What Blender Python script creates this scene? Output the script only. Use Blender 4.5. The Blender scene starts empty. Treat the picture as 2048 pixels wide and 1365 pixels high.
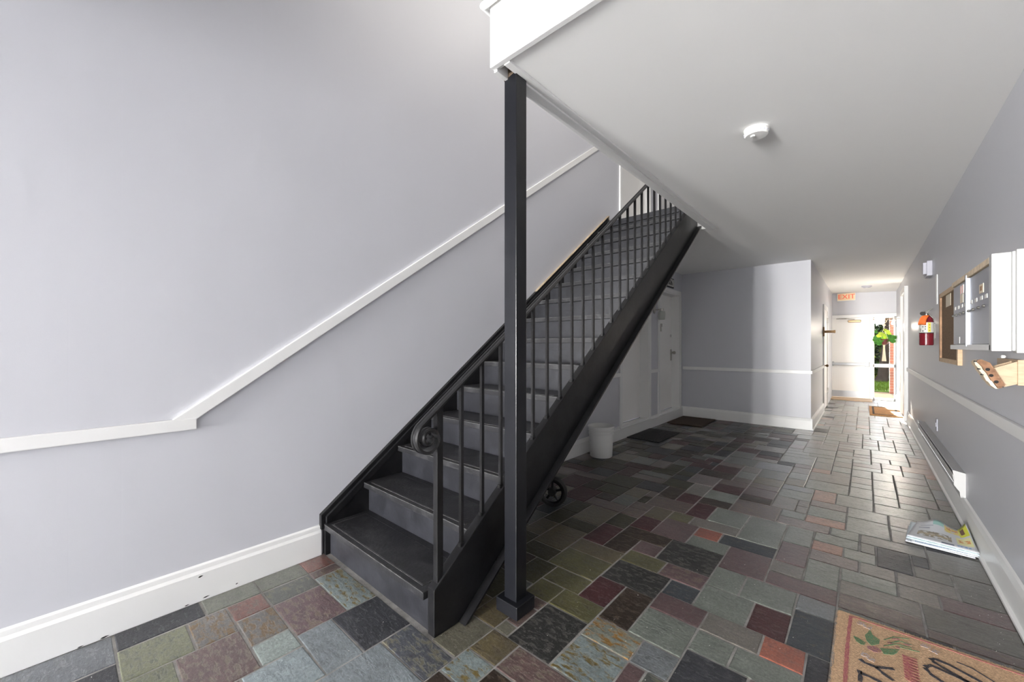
import bpy, bmesh, math, random
from mathutils import Vector, Matrix, Euler
random.seed(7)
PI = math.pi
S = bpy.context.scene
COL = S.collection

# ---------------------------------------------------------------- camera, sky, sun, exposure
cd = bpy.data.cameras.new('camera'); cam = bpy.data.objects.new('camera', cd); COL.objects.link(cam)
cam.location = (0, 0, 1.34); cam.rotation_euler = (PI/2, 0, math.radians(41.69))
cd.sensor_width = 36; cd.lens = 13.934; cd.shift_y = 9.5/2048; cd.clip_start = 0.05
S.camera = cam
S.view_settings.view_transform = 'Standard'; S.view_settings.look = 'None'
S.view_settings.gamma = 1; S.view_settings.use_curve_mapping = False
S.view_settings.exposure = 0.08
W = bpy.data.worlds.new('sky'); S.world = W; W.use_nodes = True
wn = W.node_tree; bg = wn.nodes['Background']
tc = wn.nodes.new('ShaderNodeTexCoord'); sx = wn.nodes.new('ShaderNodeSeparateXYZ')
cr = wn.nodes.new('ShaderNodeValToRGB')
wn.links.new(tc.outputs['Generated'], sx.inputs[0]); wn.links.new(sx.outputs['Z'], cr.inputs[0])
cr.color_ramp.elements[0].color = (1.0, .985, .95, 1); cr.color_ramp.elements[1].color = (.62, .77, 1.0, 1)
cr.color_ramp.elements[1].position = .8
wn.links.new(cr.outputs[0], bg.inputs[0]); bg.inputs[1].default_value = 11.0
sl = bpy.data.lights.new('sun', 'SUN'); sun = bpy.data.objects.new('sun', sl); COL.objects.link(sun)
sl.energy = 60; sl.angle = math.radians(1.0); sl.color = (1, .9, .74)
sun.location = (-2, 40, 14)
sun.rotation_euler = Vector((.085, -.93, -.36)).to_track_quat('-Z', 'Y').to_euler()
def portal(name, loc, rot, sx_, sy_):
    l = bpy.data.lights.new(name, 'AREA'); l.shape = 'RECTANGLE'; l.size = sx_; l.size_y = sy_
    l.cycles.is_portal = True
    o = bpy.data.objects.new(name, l); COL.objects.link(o); o.location = loc; o.rotation_euler = rot
def daylight(name, z, h, watts):
    l = bpy.data.lights.new(name, 'AREA'); l.shape = 'RECTANGLE'; l.size = 1.2; l.size_y = h; l.energy = watts;  l.color = (1, .985, .96)
    o = bpy.data.objects.new(name, l); COL.objects.link(o); o.location = (-1.92, -9.25, z); o.rotation_euler = (PI/2+math.radians(10), 0, 0)
daylight('entry_daylight', 1.1, 2.0, 2300)
ul = bpy.data.lights.new('upstairs_fill', 'AREA'); ul.shape = 'DISK'; ul.size = 2.2; ul.energy = 58; ul.color = (1, .95, .88)  # unseen fill light, added to even out the upper wall and stairs
uo = bpy.data.objects.new('upstairs_fill', ul); COL.objects.link(uo); uo.location = (-.9, 3.0, 5.55)
portal('exit_daylight', (.35, 13.45, 1.03), (-PI/2, 0, 0), .40, 1.96)
S.cycles.max_bounces = 12; S.cycles.diffuse_bounces = 8; S.cycles.glossy_bounces = 5
S.cycles.transparent_max_bounces = 16
S.cycles.use_denoising = True
S.cycles.sample_clamp_indirect = 12

# ---------------------------------------------------------------- materials
def nodes(name):
    m = bpy.data.materials.new(name); m.use_nodes = True
    nt = m.node_tree; b = nt.nodes['Principled BSDF']
    return m, nt, b
def N(nt, t, **kw):
    n = nt.nodes.new('ShaderNode'+t)
    for k, v in kw.items():
        if k in n.inputs: n.inputs[k].default_value = v
        else: setattr(n, k, v)
    return n
def mat(name, col, rough=.5, metal=0, bump=0, bscale=60, var=0, vscale=4, stretch=(1, 1, 1), spec=.5, emit=0, col2=None, vlo=.35, vhi=.65):
    m, nt, b = nodes(name)
    b.inputs['Base Color'].default_value = (*col, 1); b.inputs['Roughness'].default_value = rough
    b.inputs['Metallic'].default_value = metal; b.inputs['Specular IOR Level'].default_value = spec
    if emit:
        b.inputs['Emission Color'].default_value = (*col, 1); b.inputs['Emission Strength'].default_value = emit
    if bump or var or col2:
        ge = N(nt, 'NewGeometry'); mp = N(nt, 'Mapping'); mp.inputs['Scale'].default_value = stretch
        nt.links.new(ge.outputs['Position'], mp.inputs[0])
    if var or col2:
        n = N(nt, 'TexNoise', Scale=vscale, Detail=6.0, Roughness=.6); nt.links.new(mp.outputs[0], n.inputs['Vector'])
        r = N(nt, 'ValToRGB'); nt.links.new(n.outputs[0], r.inputs[0])
        r.color_ramp.elements[0].position = vlo; r.color_ramp.elements[1].position = vhi
        c2 = col2 or tuple(min(1, c*(1+var)) for c in col)
        c1 = col if col2 else tuple(c*(1-var) for c in col)
        r.color_ramp.elements[0].color = (*c1, 1); r.color_ramp.elements[1].color = (*c2, 1)
        nt.links.new(r.outputs[0], b.inputs['Base Color'])
    if bump:
        n = N(nt, 'TexNoise', Scale=bscale, Detail=4.0); nt.links.new(mp.outputs[0], n.inputs['Vector'])
        bp = N(nt, 'Bump', Strength=bump, Distance=.004); nt.links.new(n.outputs[0], bp.inputs['Height'])
        nt.links.new(bp.outputs[0], b.inputs['Normal'])
    return m
def wall_paint(name, col, rough=.39, seams=()):
    m, nt, b = nodes(name)
    b.inputs['Base Color'].default_value = (*col, 1); b.inputs['Roughness'].default_value = rough
    ge = N(nt, 'NewGeometry')
    n1 = N(nt, 'TexNoise', Scale=1.7, Detail=3.0); nt.links.new(ge.outputs['Position'], n1.inputs['Vector'])
    mp = N(nt, 'Mapping'); mp.inputs['Scale'].default_value = (18, 18, 1.2)
    nt.links.new(ge.outputs['Position'], mp.inputs[0])
    n2 = N(nt, 'TexNoise', Scale=1.0, Detail=2.0); nt.links.new(mp.outputs[0], n2.inputs['Vector'])
    n3 = N(nt, 'TexNoise', Scale=260.0, Detail=2.0); nt.links.new(ge.outputs['Position'], n3.inputs['Vector'])
    a = N(nt, 'Math', operation='MULTIPLY_ADD'); a.inputs[1].default_value = .08
    nt.links.new(n2.outputs[0], a.inputs[0]); nt.links.new(n1.outputs[0], a.inputs[2])
    a2 = N(nt, 'Math', operation='MULTIPLY_ADD'); a2.inputs[1].default_value = .03
    nt.links.new(n3.outputs[0], a2.inputs[0]); nt.links.new(a.outputs[0], a2.inputs[2])
    if seams:
        sp = N(nt, 'SeparateXYZ'); nt.links.new(ge.outputs['Position'], sp.inputs[0])
        for y in seams:
            c = N(nt, 'Math', operation='COMPARE'); c.inputs[1].default_value = y; c.inputs[2].default_value = .0022
            nt.links.new(sp.outputs['Y'], c.inputs[0])
            q = N(nt, 'Math', operation='MULTIPLY_ADD'); q.inputs[1].default_value = -.07
            nt.links.new(c.outputs[0], q.inputs[0]); nt.links.new(a2.outputs[0], q.inputs[2]); a2 = q
    bp = N(nt, 'Bump', Strength=.35, Distance=.012); nt.links.new(a2.outputs[0], bp.inputs['Height'])
    nt.links.new(bp.outputs[0], b.inputs['Normal'])
    return m
M = {}
M['wall'] = wall_paint('lavender_grey_paint', (.56, .565, .603))
M['appliance'] = mat('appliance_white', (.48, .48, .475), .4)
M['wall_left'] = wall_paint('lavender_grey_paint_jointed', (.56, .565, .603), seams=(.004, .171, .757, 1.22, 2.44))
M['trim'] = mat('white_gloss_paint', (.79, .79, .78), .35, bump=.12, bscale=30)
M['ceiling'] = mat('ceiling_white', (.90, .90, .885), .8, bump=.1, bscale=8)
M['door'] = mat('white_door_paint', (.87, .86, .84), .4)
M['black'] = mat('black_enamel', (.005, .005, .006), .34, spec=.32, bump=.18, bscale=40, col2=(.012, .012, .013), vscale=9)
M['iron'] = mat('black_iron', (.012, .012, .013), .33, bump=.1, bscale=60)
M['blackpost'] = mat('black_post_enamel', (.007, .0075, .010), .30, spec=.4, bump=.15, bscale=25)
M['tread'] = mat('worn_black_tread', (.012, .012, .014), .42, bump=.35, bscale=55, col2=(.06, .06, .064), vscale=11, vlo=.5, vhi=.85)
M['riser'] = mat('scuffed_black_riser', (.013, .0135, .017), .38, bump=.25, bscale=30, col2=(.030, .031, .038), vscale=7, vlo=.4, vhi=.8)
M['wornedge'] = mat('worn_edge_grey', (.035, .035, .037), .6, bump=.5, bscale=90, col2=(.11, .108, .105), vscale=25, vlo=.45, vhi=.7)
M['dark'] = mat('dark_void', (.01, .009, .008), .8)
M['rawwood'] = mat('raw_pine', (.62, .44, .27), .55, bump=.2, bscale=30, var=.14, vscale=5, stretch=(3, 3, 30))
M['pine'] = mat('pale_pine', (.5, .36, .23), .5, bump=.15, bscale=30, var=.12, vscale=4, stretch=(4, 4, 25))
M['oldwood'] = mat('stained_wood_strip', (.36, .2, .1), .55, bump=.3, bscale=60, var=.3, vscale=8)
M['bareedge'] = mat('bare_grey_wood', (.34, .27, .19), .7, var=.2, vscale=8)
M['particle'] = mat('brown_particle_board', (.23, .12, .065), .8, bump=.6, bscale=150, var=.3, vscale=30)
M['tornwood'] = mat('torn_pale_wood', (.74, .6, .44), .8, bump=.8, bscale=60, var=.15, vscale=20)
M['alu'] = mat('brushed_aluminium', (.40, .42, .47), .36, metal=1, bump=.06, bscale=40, stretch=(1, 12, .3))
M['chrome'] = mat('chrome', (.75, .75, .75), .15, metal=1)
M['nickel'] = mat('nickel', (.5, .48, .45), .3, metal=1)
M['steelgrey'] = mat('kick_plate_steel', (.42, .43, .45), .4, metal=.5)
M['darknickel'] = mat('dark_nickel', (.09, .085, .075), .42, metal=.3)
M['brass'] = mat('aged_brass', (.15, .095, .05), .45, metal=1)
M['bronze'] = mat('bronze_closer', (.4, .28, .16), .4, metal=.8)
M['plastic'] = mat('white_plastic', (.85, .85, .83), .4)
M['bucket'] = mat('white_bucket_plastic', (.8, .8, .78), .38)
M['greyplastic'] = mat('painted_box', (.46, .46, .52), .5)
M['paper'] = mat('paper_white', (.85, .83, .78), .7)
M['manila'] = mat('paper_cream', (.8, .7, .55), .7)
M['pinkpaper'] = mat('paper_pink', (.72, .4, .36), .7)
M['cork'] = mat('brown_cork', (.2, .125, .065), .9, bump=.6, bscale=200, var=.3, vscale=80)
M['red'] = mat('red_enamel', (.17, .012, .02), .22)
M['orange'] = mat('orange_tag', (.8, .17, .03), .5)
M['yellow'] = mat('label_yellow', (.75, .68, .12), .5)
M['labelgrey'] = mat('label_grey', (.66, .66, .62), .4)
M['ink'] = mat('black_ink', (.02, .02, .02), .6)
M['rubber'] = mat('black_rubber', (.012, .012, .012), .6)
M['frost'] = mat('frosted_glass_shade', (.5, .52, .48), .45)
M['exitface'] = mat('exit_face', (.85, .66, .42), .5, emit=.12)
M['exitred'] = mat('exit_letters', (.9, .12, .07), .5, emit=.15)
M['grout'] = mat('grey_grout', (.27, .26, .245), .85, bump=.6, bscale=120, var=.25, vscale=12)
M['cord'] = mat('macrame_cord', (.75, .66, .5), .9)
M['pot'] = mat('dark_clay_pot', (.12, .025, .02), .5)
M['leaf'] = mat('round_leaf_green', (.05, .2, .02), .35, var=.4, vscale=12)
M['leaflight'] = mat('young_leaf_green', (.38, .5, .05), .4, var=.25, vscale=12)
M['coir'] = mat('coir_mat', (.55, .365, .22), .95, bump=1.0, bscale=220, var=.25, vscale=160)
M['coirdark'] = mat('dark_brown_mat', (.06, .038, .026), .95, bump=1.0, bscale=200, var=.3, vscale=120)
M['coirexit'] = mat('exit_coir_mat', (.42, .22, .09), .95, bump=1.0, bscale=200, var=.3, vscale=60)
M['rubbermat'] = mat('black_rubber_mat', (.010, .010, .011), .6, bump=.4, bscale=90)
M['matink'] = mat('mat_black_print', (.035, .035, .045), .95, bump=1, bscale=220, col2=(.2, .14, .09), vscale=190, vlo=.5, vhi=.75)
M['matpink'] = mat('mat_pink_print', (.36, .10, .12), .95, bump=1, bscale=220, col2=(.5, .26, .14), vscale=190, vlo=.45, vhi=.7)
M['matgreen'] = mat('mat_green_print', (.10, .20, .10), .95, bump=1, bscale=220, col2=(.42, .26, .13), vscale=190, vlo=.5, vhi=.75)
M['matgrey'] = mat('mat_grey_print', (.42, .40, .42), .95, bump=1, bscale=220, col2=(.52, .30, .14), vscale=190, vlo=.42, vhi=.6)
M['matpurple'] = mat('mat_purple_print', (.27, .12, .15), .95, bump=1, bscale=220, col2=(.5, .28, .15), vscale=190, vlo=.45, vhi=.65)
M['brick'] = mat('red_brick', (.11, .03, .012), .85, bump=.5, bscale=60, var=.3, vscale=6)
M['mortar'] = mat('mortar', (.14, .11, .08), .9)
M['paving'] = mat('entry_paving', (.66, .64, .60), .9, var=.08, vscale=2)
M['concrete'] = mat('path_concrete', (.10, .072, .048), .95, spec=.0, bump=.4, bscale=30, var=.15, vscale=5)
M['lawn'] = mat('lawn_green', (.035, .055, .006), .9, spec=.05, bump=1, bscale=30, var=.4, vscale=6)
M['bark'] = mat('tree_bark', (.016, .012, .009), .9, spec=.0, bump=1, bscale=20, var=.3, vscale=10, stretch=(1, 1, .2))
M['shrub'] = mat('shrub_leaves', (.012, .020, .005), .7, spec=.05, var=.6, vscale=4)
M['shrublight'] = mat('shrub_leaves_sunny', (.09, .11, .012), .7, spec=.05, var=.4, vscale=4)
M['bulb'] = mat('lit_bulb', (1, .88, .7), .5, emit=12)
M['rust'] = mat('rusty_steel', (.10, .07, .045), .7, bump=.4, bscale=80, var=.4, vscale=40)
def glass():
    m = bpy.data.materials.new('clear_glass'); m.use_nodes = True; nt = m.node_tree
    nt.nodes.remove(nt.nodes['Principled BSDF']); out = nt.nodes['Material Output']
    tr = N(nt, 'BsdfTransparent'); gl = N(nt, 'BsdfGlossy', Roughness=.02); fr = N(nt, 'Fresnel', IOR=1.12)
    mx = N(nt, 'MixShader'); nt.links.new(fr.outputs[0], mx.inputs[0]); nt.links.new(tr.outputs[0], mx.inputs[1])
    nt.links.new(gl.outputs[0], mx.inputs[2]); nt.links.new(mx.outputs[0], out.inputs[0])
    return m
M['glass'] = glass()
def slate(name, base, mott, amount, rough=.30):
    m, nt, b = nodes('slate_'+name); L = nt.links.new
    dk = sum(base) < .165
    if not dk: base = tuple(c*1.22 for c in base); mott = tuple(c*1.15 for c in mott)
    if dk: b.inputs['Specular IOR Level'].default_value = .28
    b.inputs['Coat Weight'].default_value = .12 if dk else .9; b.inputs['Coat Roughness'].default_value = .16 if dk else .27
    ge = N(nt, 'NewGeometry'); oi = N(nt, 'ObjectInfo')
    off = N(nt, 'VectorMath', operation='SCALE'); off.inputs[0].default_value = (3.1, 7.7, 1.3)
    sc = N(nt, 'Math', operation='MULTIPLY'); sc.inputs[1].default_value = 20; L(oi.outputs['Random'], sc.inputs[0]); L(sc.outputs[0], off.inputs['Scale'])
    ad = N(nt, 'VectorMath', operation='ADD'); L(ge.outputs['Position'], ad.inputs[0]); L(off.outputs[0], ad.inputs[1])
    mp = N(nt, 'Mapping'); mp.inputs['Scale'].default_value = (9, 42, 9); mp.inputs['Rotation'].default_value = (0, 0, .25); L(ad.outputs[0], mp.inputs[0])
    st = N(nt, 'TexNoise', Scale=1.0, Detail=7.0, Roughness=.65, Distortion=.25); L(mp.outputs[0], st.inputs['Vector'])
    n1 = N(nt, 'TexNoise', Scale=7.0, Detail=6.0, Roughness=.65); L(ad.outputs[0], n1.inputs['Vector'])
    n2 = N(nt, 'TexNoise', Scale=24.0, Detail=10.0, Roughness=.68, Distortion=.35)
    mp2 = N(nt, 'Mapping'); mp2.inputs['Scale'].default_value = (.8, 1.8, 1); mp2.inputs['Rotation'].default_value = (0, 0, .3); L(ad.outputs[0], mp2.inputs[0]); L(mp2.outputs[0], n2.inputs['Vector'])
    r = N(nt, 'ValToRGB'); t = .64-.28*amount
    r.color_ramp.elements[0].position = t; r.color_ramp.elements[1].position = t+.09
    L(n2.outputs[0], r.inputs[0])
    v = N(nt, 'ValToRGB'); L(n1.outputs[0], v.inputs[0])
    v.color_ramp.elements[0].position = .3; v.color_ramp.elements[1].position = .7
    v.color_ramp.elements[0].color = (*[c*.72 for c in base], 1); v.color_ramp.elements[1].color = (*[c*1.25 for c in base], 1)
    mx = N(nt, 'Mix', data_type='RGBA'); L(r.outputs[0], mx.inputs['Factor']); L(v.outputs[0], mx.inputs[6]); mx.inputs[7].default_value = (*mott, 1)
    fg = N(nt, 'TexNoise', Scale=85.0, Detail=5.0, Roughness=.75); L(ad.outputs[0], fg.inputs['Vector'])
    fr_ = N(nt, 'MapRange'); fr_.inputs['From Min'].default_value = .3; fr_.inputs['From Max'].default_value = .7; fr_.inputs['To Min'].default_value = .62; fr_.inputs['To Max'].default_value = 1.4; L(fg.outputs[0], fr_.inputs['Value'])
    mg = N(nt, 'VectorMath', operation='SCALE'); L(mx.outputs[2], mg.inputs[0]); L(fr_.outputs[0], mg.inputs['Scale'])
    sp = N(nt, 'TexNoise', Scale=170.0, Detail=1.0); L(ad.outputs[0], sp.inputs['Vector'])
    rs = N(nt, 'ValToRGB'); rs.color_ramp.elements[0].position = .70; rs.color_ramp.elements[1].position = .74
    rs.color_ramp.elements[1].color = (.5, .5, .5, 1); L(sp.outputs[0], rs.inputs[0])
    mx2 = N(nt, 'Mix', data_type='RGBA'); L(rs.outputs[0], mx2.inputs['Factor']); L(mg.outputs[0], mx2.inputs[6]); mx2.inputs[7].default_value = (.3, .29, .27, 1)
    L(mx2.outputs[2], b.inputs['Base Color'])
    rr = N(nt, 'MapRange'); rr.inputs['To Min'].default_value = rough-.07; rr.inputs['To Max'].default_value = rough+.14
    L(n1.outputs[0], rr.inputs['Value']); L(rr.outputs[0], b.inputs['Roughness'])
    h = N(nt, 'Math', operation='MULTIPLY_ADD'); h.inputs[1].default_value = .75; L(st.outputs[0], h.inputs[0]); L(n1.outputs[0], h.inputs[2])
    h2 = N(nt, 'Math', operation='MULTIPLY_ADD'); h2.inputs[1].default_value = -.35; L(r.outputs[0], h2.inputs[0]); L(h.outputs[0], h2.inputs[2])
    h3 = N(nt, 'Math', operation='MULTIPLY_ADD'); h3.inputs[1].default_value = .3; L(fg.outputs[0], h3.inputs[0]); L(h2.outputs[0], h3.inputs[2])
    bp = N(nt, 'Bump', Strength=.8, Distance=.005); L(h3.outputs[0], bp.inputs['Height']); L(bp.outputs[0], b.inputs['Normal'])
    bc = N(nt, 'Bump', Strength=.22, Distance=.005); L(h.outputs[0], bc.inputs['Height']); L(bc.outputs[0], b.inputs['Coat Normal'])
    return m
OL = (.12, .085, .03)
SL = {k: slate(k, *v) for k, v in dict(
    rust=((.125, .055, .043), (.09, .06, .05), .45), brown=((.075, .05, .045), (.10, .075, .04), .4),
    mossblue=((.15, .18, .18), (.125, .09, .025), .5), olivegrey=((.10, .105, .085), (.07, .07, .06), .4),
    darkgreen=((.06, .065, .058), (.10, .095, .06), .4), maroonmottle=((.085, .05, .052), (.13, .095, .07), .5),
    charcoal=((.040, .041, .047), (.075, .08, .085), .3), mossbrown=((.11, .105, .10), (.12, .075, .03), .6),
    palegreen=((.20, .235, .22), (.17, .2, .19), .4), bluegrey=((.14, .16, .17), (.11, .125, .135), .4),
    brownmottle=((.085, .055, .05), (.13, .105, .08), .5), paleblue=((.19, .225, .235), (.15, .18, .19), .4),
    darkmottle=((.055, .06, .07), (.13, .12, .085), .5), mossgreen=((.12, .125, .075), (.08, .085, .06), .5),
    slateblue=((.07, .078, .09), (.12, .13, .14), .4), greyolive=((.10, .095, .07), (.075, .065, .045), .45),
    olivebrown=((.085, .068, .035), (.06, .045, .025), .45), blackmottle=((.030, .030, .029), (.085, .08, .07), .42),
    olive=((.075, .07, .028), (.05, .045, .022), .4), darkmaroon=((.06, .024, .026), (.085, .045, .04), .3),
    darkolive=((.045, .043, .024), (.03, .028, .02), .4), orangemottle=((.16, .175, .15), (.21, .11, .022), .55),
    brownblack=((.036, .026, .020), (.075, .055, .035), .4), charcoalblue=((.046, .053, .06), (.085, .06, .035), .25),
    maroon=((.08, .048, .048), (.055, .03, .03), .4), greygreen=((.13, .145, .125), (.095, .105, .092), .4),
    greyblue=((.115, .125, .13), (.09, .098, .1), .35), greybrown=((.12, .11, .095), (.09, .08, .072), .4),
    brickred=((.22, .068, .042), (.15, .05, .034), .35), greymaroon=((.13, .105, .10), (.10, .075, .07), .4),
    darkslate=((.062, .060, .050), (.085, .08, .07), .45),
    salmon=((.24, .12, .085), (.18, .10, .075), .4)).items()}

# ---------------------------------------------------------------- mesh helpers
class MB:
    def __init__(s): s.v = []; s.f = []; s.mi = []; s.cur = 0
    def add(s, vs, fs):
        o = len(s.v); s.v += [tuple(p) for p in vs]; s.f += [tuple(i+o for i in f) for f in fs]; s.mi += [s.cur]*len(fs)
    def box(s, x0, x1, y0, y1, z0, z1):
        s.add([(x0,y0,z0),(x1,y0,z0),(x1,y1,z0),(x0,y1,z0),(x0,y0,z1),(x1,y0,z1),(x1,y1,z1),(x0,y1,z1)],
              [(0,3,2,1),(4,5,6,7),(0,1,5,4),(1,2,6,5),(2,3,7,6),(3,0,4,7)]); return s
    def prism(s, pts, axis, a, b):
        # polygon pts extruded along axis; x: pts=(y,z)  y: pts=(x,z)  z: pts=(x,y)
        def P(p, t): return {'x': (t, p[0], p[1]), 'y': (p[0], t, p[1]), 'z': (p[0], p[1], t)}[axis]
        n = len(pts); ar = sum(pts[i][0]*pts[(i+1)%n][1]-pts[(i+1)%n][0]*pts[i][1] for i in range(n))
        if ar < 0: pts = pts[::-1]
        fl = (axis == 'y')
        vs = [P(p, a) for p in pts]+[P(p, b) for p in pts]
        fs = [tuple(range(n))[::-1], tuple(range(n, 2*n))]+[(i, (i+1)%n, (i+1)%n+n, i+n) for i in range(n)]
        if fl: fs = [f[::-1] for f in fs]
        s.add(vs, fs); return s
    def tube(s, pts, r, seg=8, caps=True):
        pts = [Vector(p) for p in pts]; rings = []
        rs = r if isinstance(r, (list, tuple)) else [r]*len(pts); up = None; vs = []
        for i, p in enumerate(pts):
            t = (pts[min(i+1, len(pts)-1)]-pts[max(i-1, 0)]).normalized()
            if up is None: up = Vector((0, 0, 1)) if abs(t.z) < .9 else Vector((1, 0, 0))
            u = t.cross(up)
            if u.length < 1e-5: u = t.cross(Vector((1, .3, 0)))
            u.normalize(); w = u.cross(t).normalized(); up = w
            for k in range(seg):
                a = 2*PI*k/seg; vs.append(p+(u*math.cos(a)+w*math.sin(a))*rs[i])
        n = len(pts)
        fs = [(i*seg+k, i*seg+(k+1)%seg, (i+1)*seg+(k+1)%seg, (i+1)*seg+k) for i in range(n-1) for k in range(seg)]
        if caps: fs += [tuple(range(seg))[::-1], tuple((n-1)*seg+k for k in range(seg))]
        s.add(vs, fs); return s
    def lathe(s, prof, c=(0, 0, 0), seg=32, axis='z', arc=(0, 2*PI)):
        full = abs(arc[1]-arc[0]-2*PI) < 1e-6; m = seg if full else seg+1; vs = []
        for k in range(m):
            a = arc[0]+(arc[1]-arc[0])*k/seg
            for r, h in prof:
                p = (r*math.cos(a), r*math.sin(a), h)
                if axis == 'x': p = (p[2], p[0], p[1])
                if axis == 'y': p = (p[0], -p[2], p[1])
                vs.append((p[0]+c[0], p[1]+c[1], p[2]+c[2]))
        n = len(prof); fs = []
        for k in range(seg):
            q = (k+1) % m
            for i in range(n-1): fs.append((k*n+i, q*n+i, q*n+i+1, k*n+i+1))
        s.add(vs, fs); return s
    def build(s, name, material, parent=None, smooth=False, bevel=0, seg=2, weld=False):
        me = bpy.data.meshes.new(name)
        off = Vector((0, 0, 0))
        if parent is not None:
            p = parent
            while p is not None: off += p.location; p = p.parent
        me.from_pydata([tuple(Vector(v)-off) for v in s.v], [], s.f); 
        mats = material if isinstance(material, (list, tuple)) else [material]
        for m in mats: me.materials.append(m)
        if len(mats) > 1: me.polygons.foreach_set('material_index', s.mi)
        bm = bmesh.new(); bm.from_mesh(me)
        if weld or smooth: bmesh.ops.remove_doubles(bm, verts=bm.verts, dist=1e-5)
        bmesh.ops.recalc_face_normals(bm, faces=bm.faces)
        if bevel:
            es = [e for e in bm.edges if len(e.link_faces) == 2 and e.calc_face_angle(0) > .6]
            bmesh.ops.bevel(bm, geom=es, offset=bevel, segments=seg, affect='EDGES', profile=.6, clamp_overlap=True)
        if smooth:
            for f in bm.faces: f.smooth = True
            for e in bm.edges:
                if len(e.link_faces) == 2 and e.calc_face_angle(0) > .7: e.smooth = False
        bm.to_mesh(me); bm.free()
        o = bpy.data.objects.new(name, me); COL.objects.link(o)
        if parent is not None: o.parent = parent
        return o
def B(*a): return MB().box(*a)
def tag(o, label, cat, group=None, kind=None):
    o['label'] = label; o['category'] = cat
    if group: o['group'] = group
    if kind: o['kind'] = kind
    return o
def thing(name, loc, label, cat, group=None):
    o = bpy.data.objects.new(name, None); o.empty_display_size = .1; COL.objects.link(o); o.location = loc
    return tag(o, label, cat, group)
def struct_root(name, loc):
    o = bpy.data.objects.new(name, None); o.empty_display_size = .1; COL.objects.link(o); o.location = loc; o['kind'] = 'structure'
    return o
def struct(name, mb, m, **kw):
    o = mb.build(name, m, **kw); o['kind'] = 'structure'; return o
def grid_surface(fn, nu, nv, thick=0):
    m = MB(); vs = [fn(i/nu, j/nv) for i in range(nu+1) for j in range(nv+1)]
    fs = [(i*(nv+1)+j, (i+1)*(nv+1)+j, (i+1)*(nv+1)+j+1, i*(nv+1)+j+1) for i in range(nu) for j in range(nv)]
    m.add(vs, fs); return m
def solid(o, t, offset=-1):
    md = o.modifiers.new('thickness', 'SOLIDIFY'); md.thickness = t; md.offset = offset; return o

# ---------------------------------------------------------------- the shell
YN = -9.0
XL, XR, YA, YE, XC = -2.62, .565, 7.84, 13.3, -.64     # left wall, right wall, alcove wall, exit wall, corridor wall
ZT, ZF = 5.6, 3.0                            # entry wall, upper ceiling, upper floor
O1, O2 = (5.29, 6.28), (6.69, 7.70)                    # door openings in the left wall, both floors
w = MB()
def lw(y0, y1, z0, z1): w.box(XL-.23, XL, y0, y1, z0, z1)
lw(YN, O1[0], 0, ZT); lw(O1[1], O2[0], 0, ZT); lw(O2[1], 9.6, 0, ZT)
for o in (O1, O2): lw(*o, 0, .155); lw(*o, 2.30, ZF); lw(*o, 5.15, ZT)
struct('wall_left', w, M['wall_left'])
struct('wall_right', B(XR, XR+.2, YN, YE+.2, -.05, ZT), M['wall'])
struct('wall_alcove', B(XL-.23, XC-.16, YA, YA+.15, 0, 2.9), M['wall'])
struct('wall_corridor', B(XC-.16, XC, YA, YE, 0, 2.9), M['wall'])
struct('wall_upper', B(XL-.23, XR, 9.4, 9.6, ZF, ZT), M['wall'])
w = MB().box(XC-.16, XR+.2, YE, YE+.2, 2.07, 2.9).box(.545, XR+.2, YE, YE+.2, 0, 2.07).box(XC-.16, -.70, YE, YE+.2, 0, 2.07)
struct('wall_far', w, M['wall'])
w = MB().box(XL-.23, -2.55, YN-.2, YN, 0, ZT).box(-.15, XR+.2, YN-.2, YN, 0, ZT).box(-2.55, -.15, YN-.2, YN, 2.95, ZT)
struct('wall_near', w, M['wall'])
w = MB()
for x in (-2.55, -1.75, -.95, -.21): w.box(x, x+.06, YN-.12, YN-.04, 0, 2.95)
for z in (.0, 2.2, 2.89): w.box(-2.55, -.15, YN-.11, YN-.05, z, z+.07)
struct('window_1', w, M['trim'])
struct('entry_light_shield', B(XL-.23, XR+.2, YN-.2, -1.0, 2.75, 2.95), M['ceiling'])  # unseen slab added to keep entry light off the upper walls
struct('ceiling_upper', B(XL-.23, XR+.2, YN-.2, 9.6, ZT, ZT+.15), M['ceiling'])
# ceiling of the hall: underside of the upper floor, with the ragged hole around the post
def zc(x): return 2.66+max(0, min(.565-x, 1.205))*.037
xs = [XL-.23, -1.345, -1.272, XC, XR]; ys = [1.40, 1.418, 1.60, 4.95, YE+.2]
w = MB()
for i in range(4):
    for j in range(4):
        x0, x1, y0, y1 = xs[i], xs[i+1], ys[j], ys[j+1]
        if i == 0 and j < 3: continue
        if i == 1 and j == 1: continue
        z0, z1 = zc(x0), zc(x1)
        w.add([(x0,y0,z0),(x1,y0,z1),(x1,y1,z1),(x0,y1,z0),(x0,y0,2.97),(x1,y0,2.97),(x1,y1,2.97),(x0,y1,2.97)],
              [(0,3,2,1),(4,5,6,7),(0,1,5,4),(1,2,6,5),(2,3,7,6),(3,0,4,7)])
struct('ceiling', w, M['ceiling'])
w = MB().box(-1.345, XR, 1.40, 9.6, 2.97, 3.0).box(XL, -1.345, 4.95, 9.6, 2.97, 3.0)
struct('floor_upper', w, M['ceiling'])
struct('trim_1', B(-1.366, XR, 1.372, 1.40, 2.695, 3.02), M['trim'], bevel=.003)             # beam fascia
w = MB().tube([(-1.385, 5.0, 3.0), (-1.385, 1.352, 3.0), (XR, 1.352, 3.0)], .024, 12)
struct('trim_2', w, M['trim'], smooth=True)                                                  # nosing on the fascia
w = MB().box(-1.366, -1.345, 1.40, 4.97, 2.685, 3.0)
struct('trim_3', w, M['trim'], bevel=.003)
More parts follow.
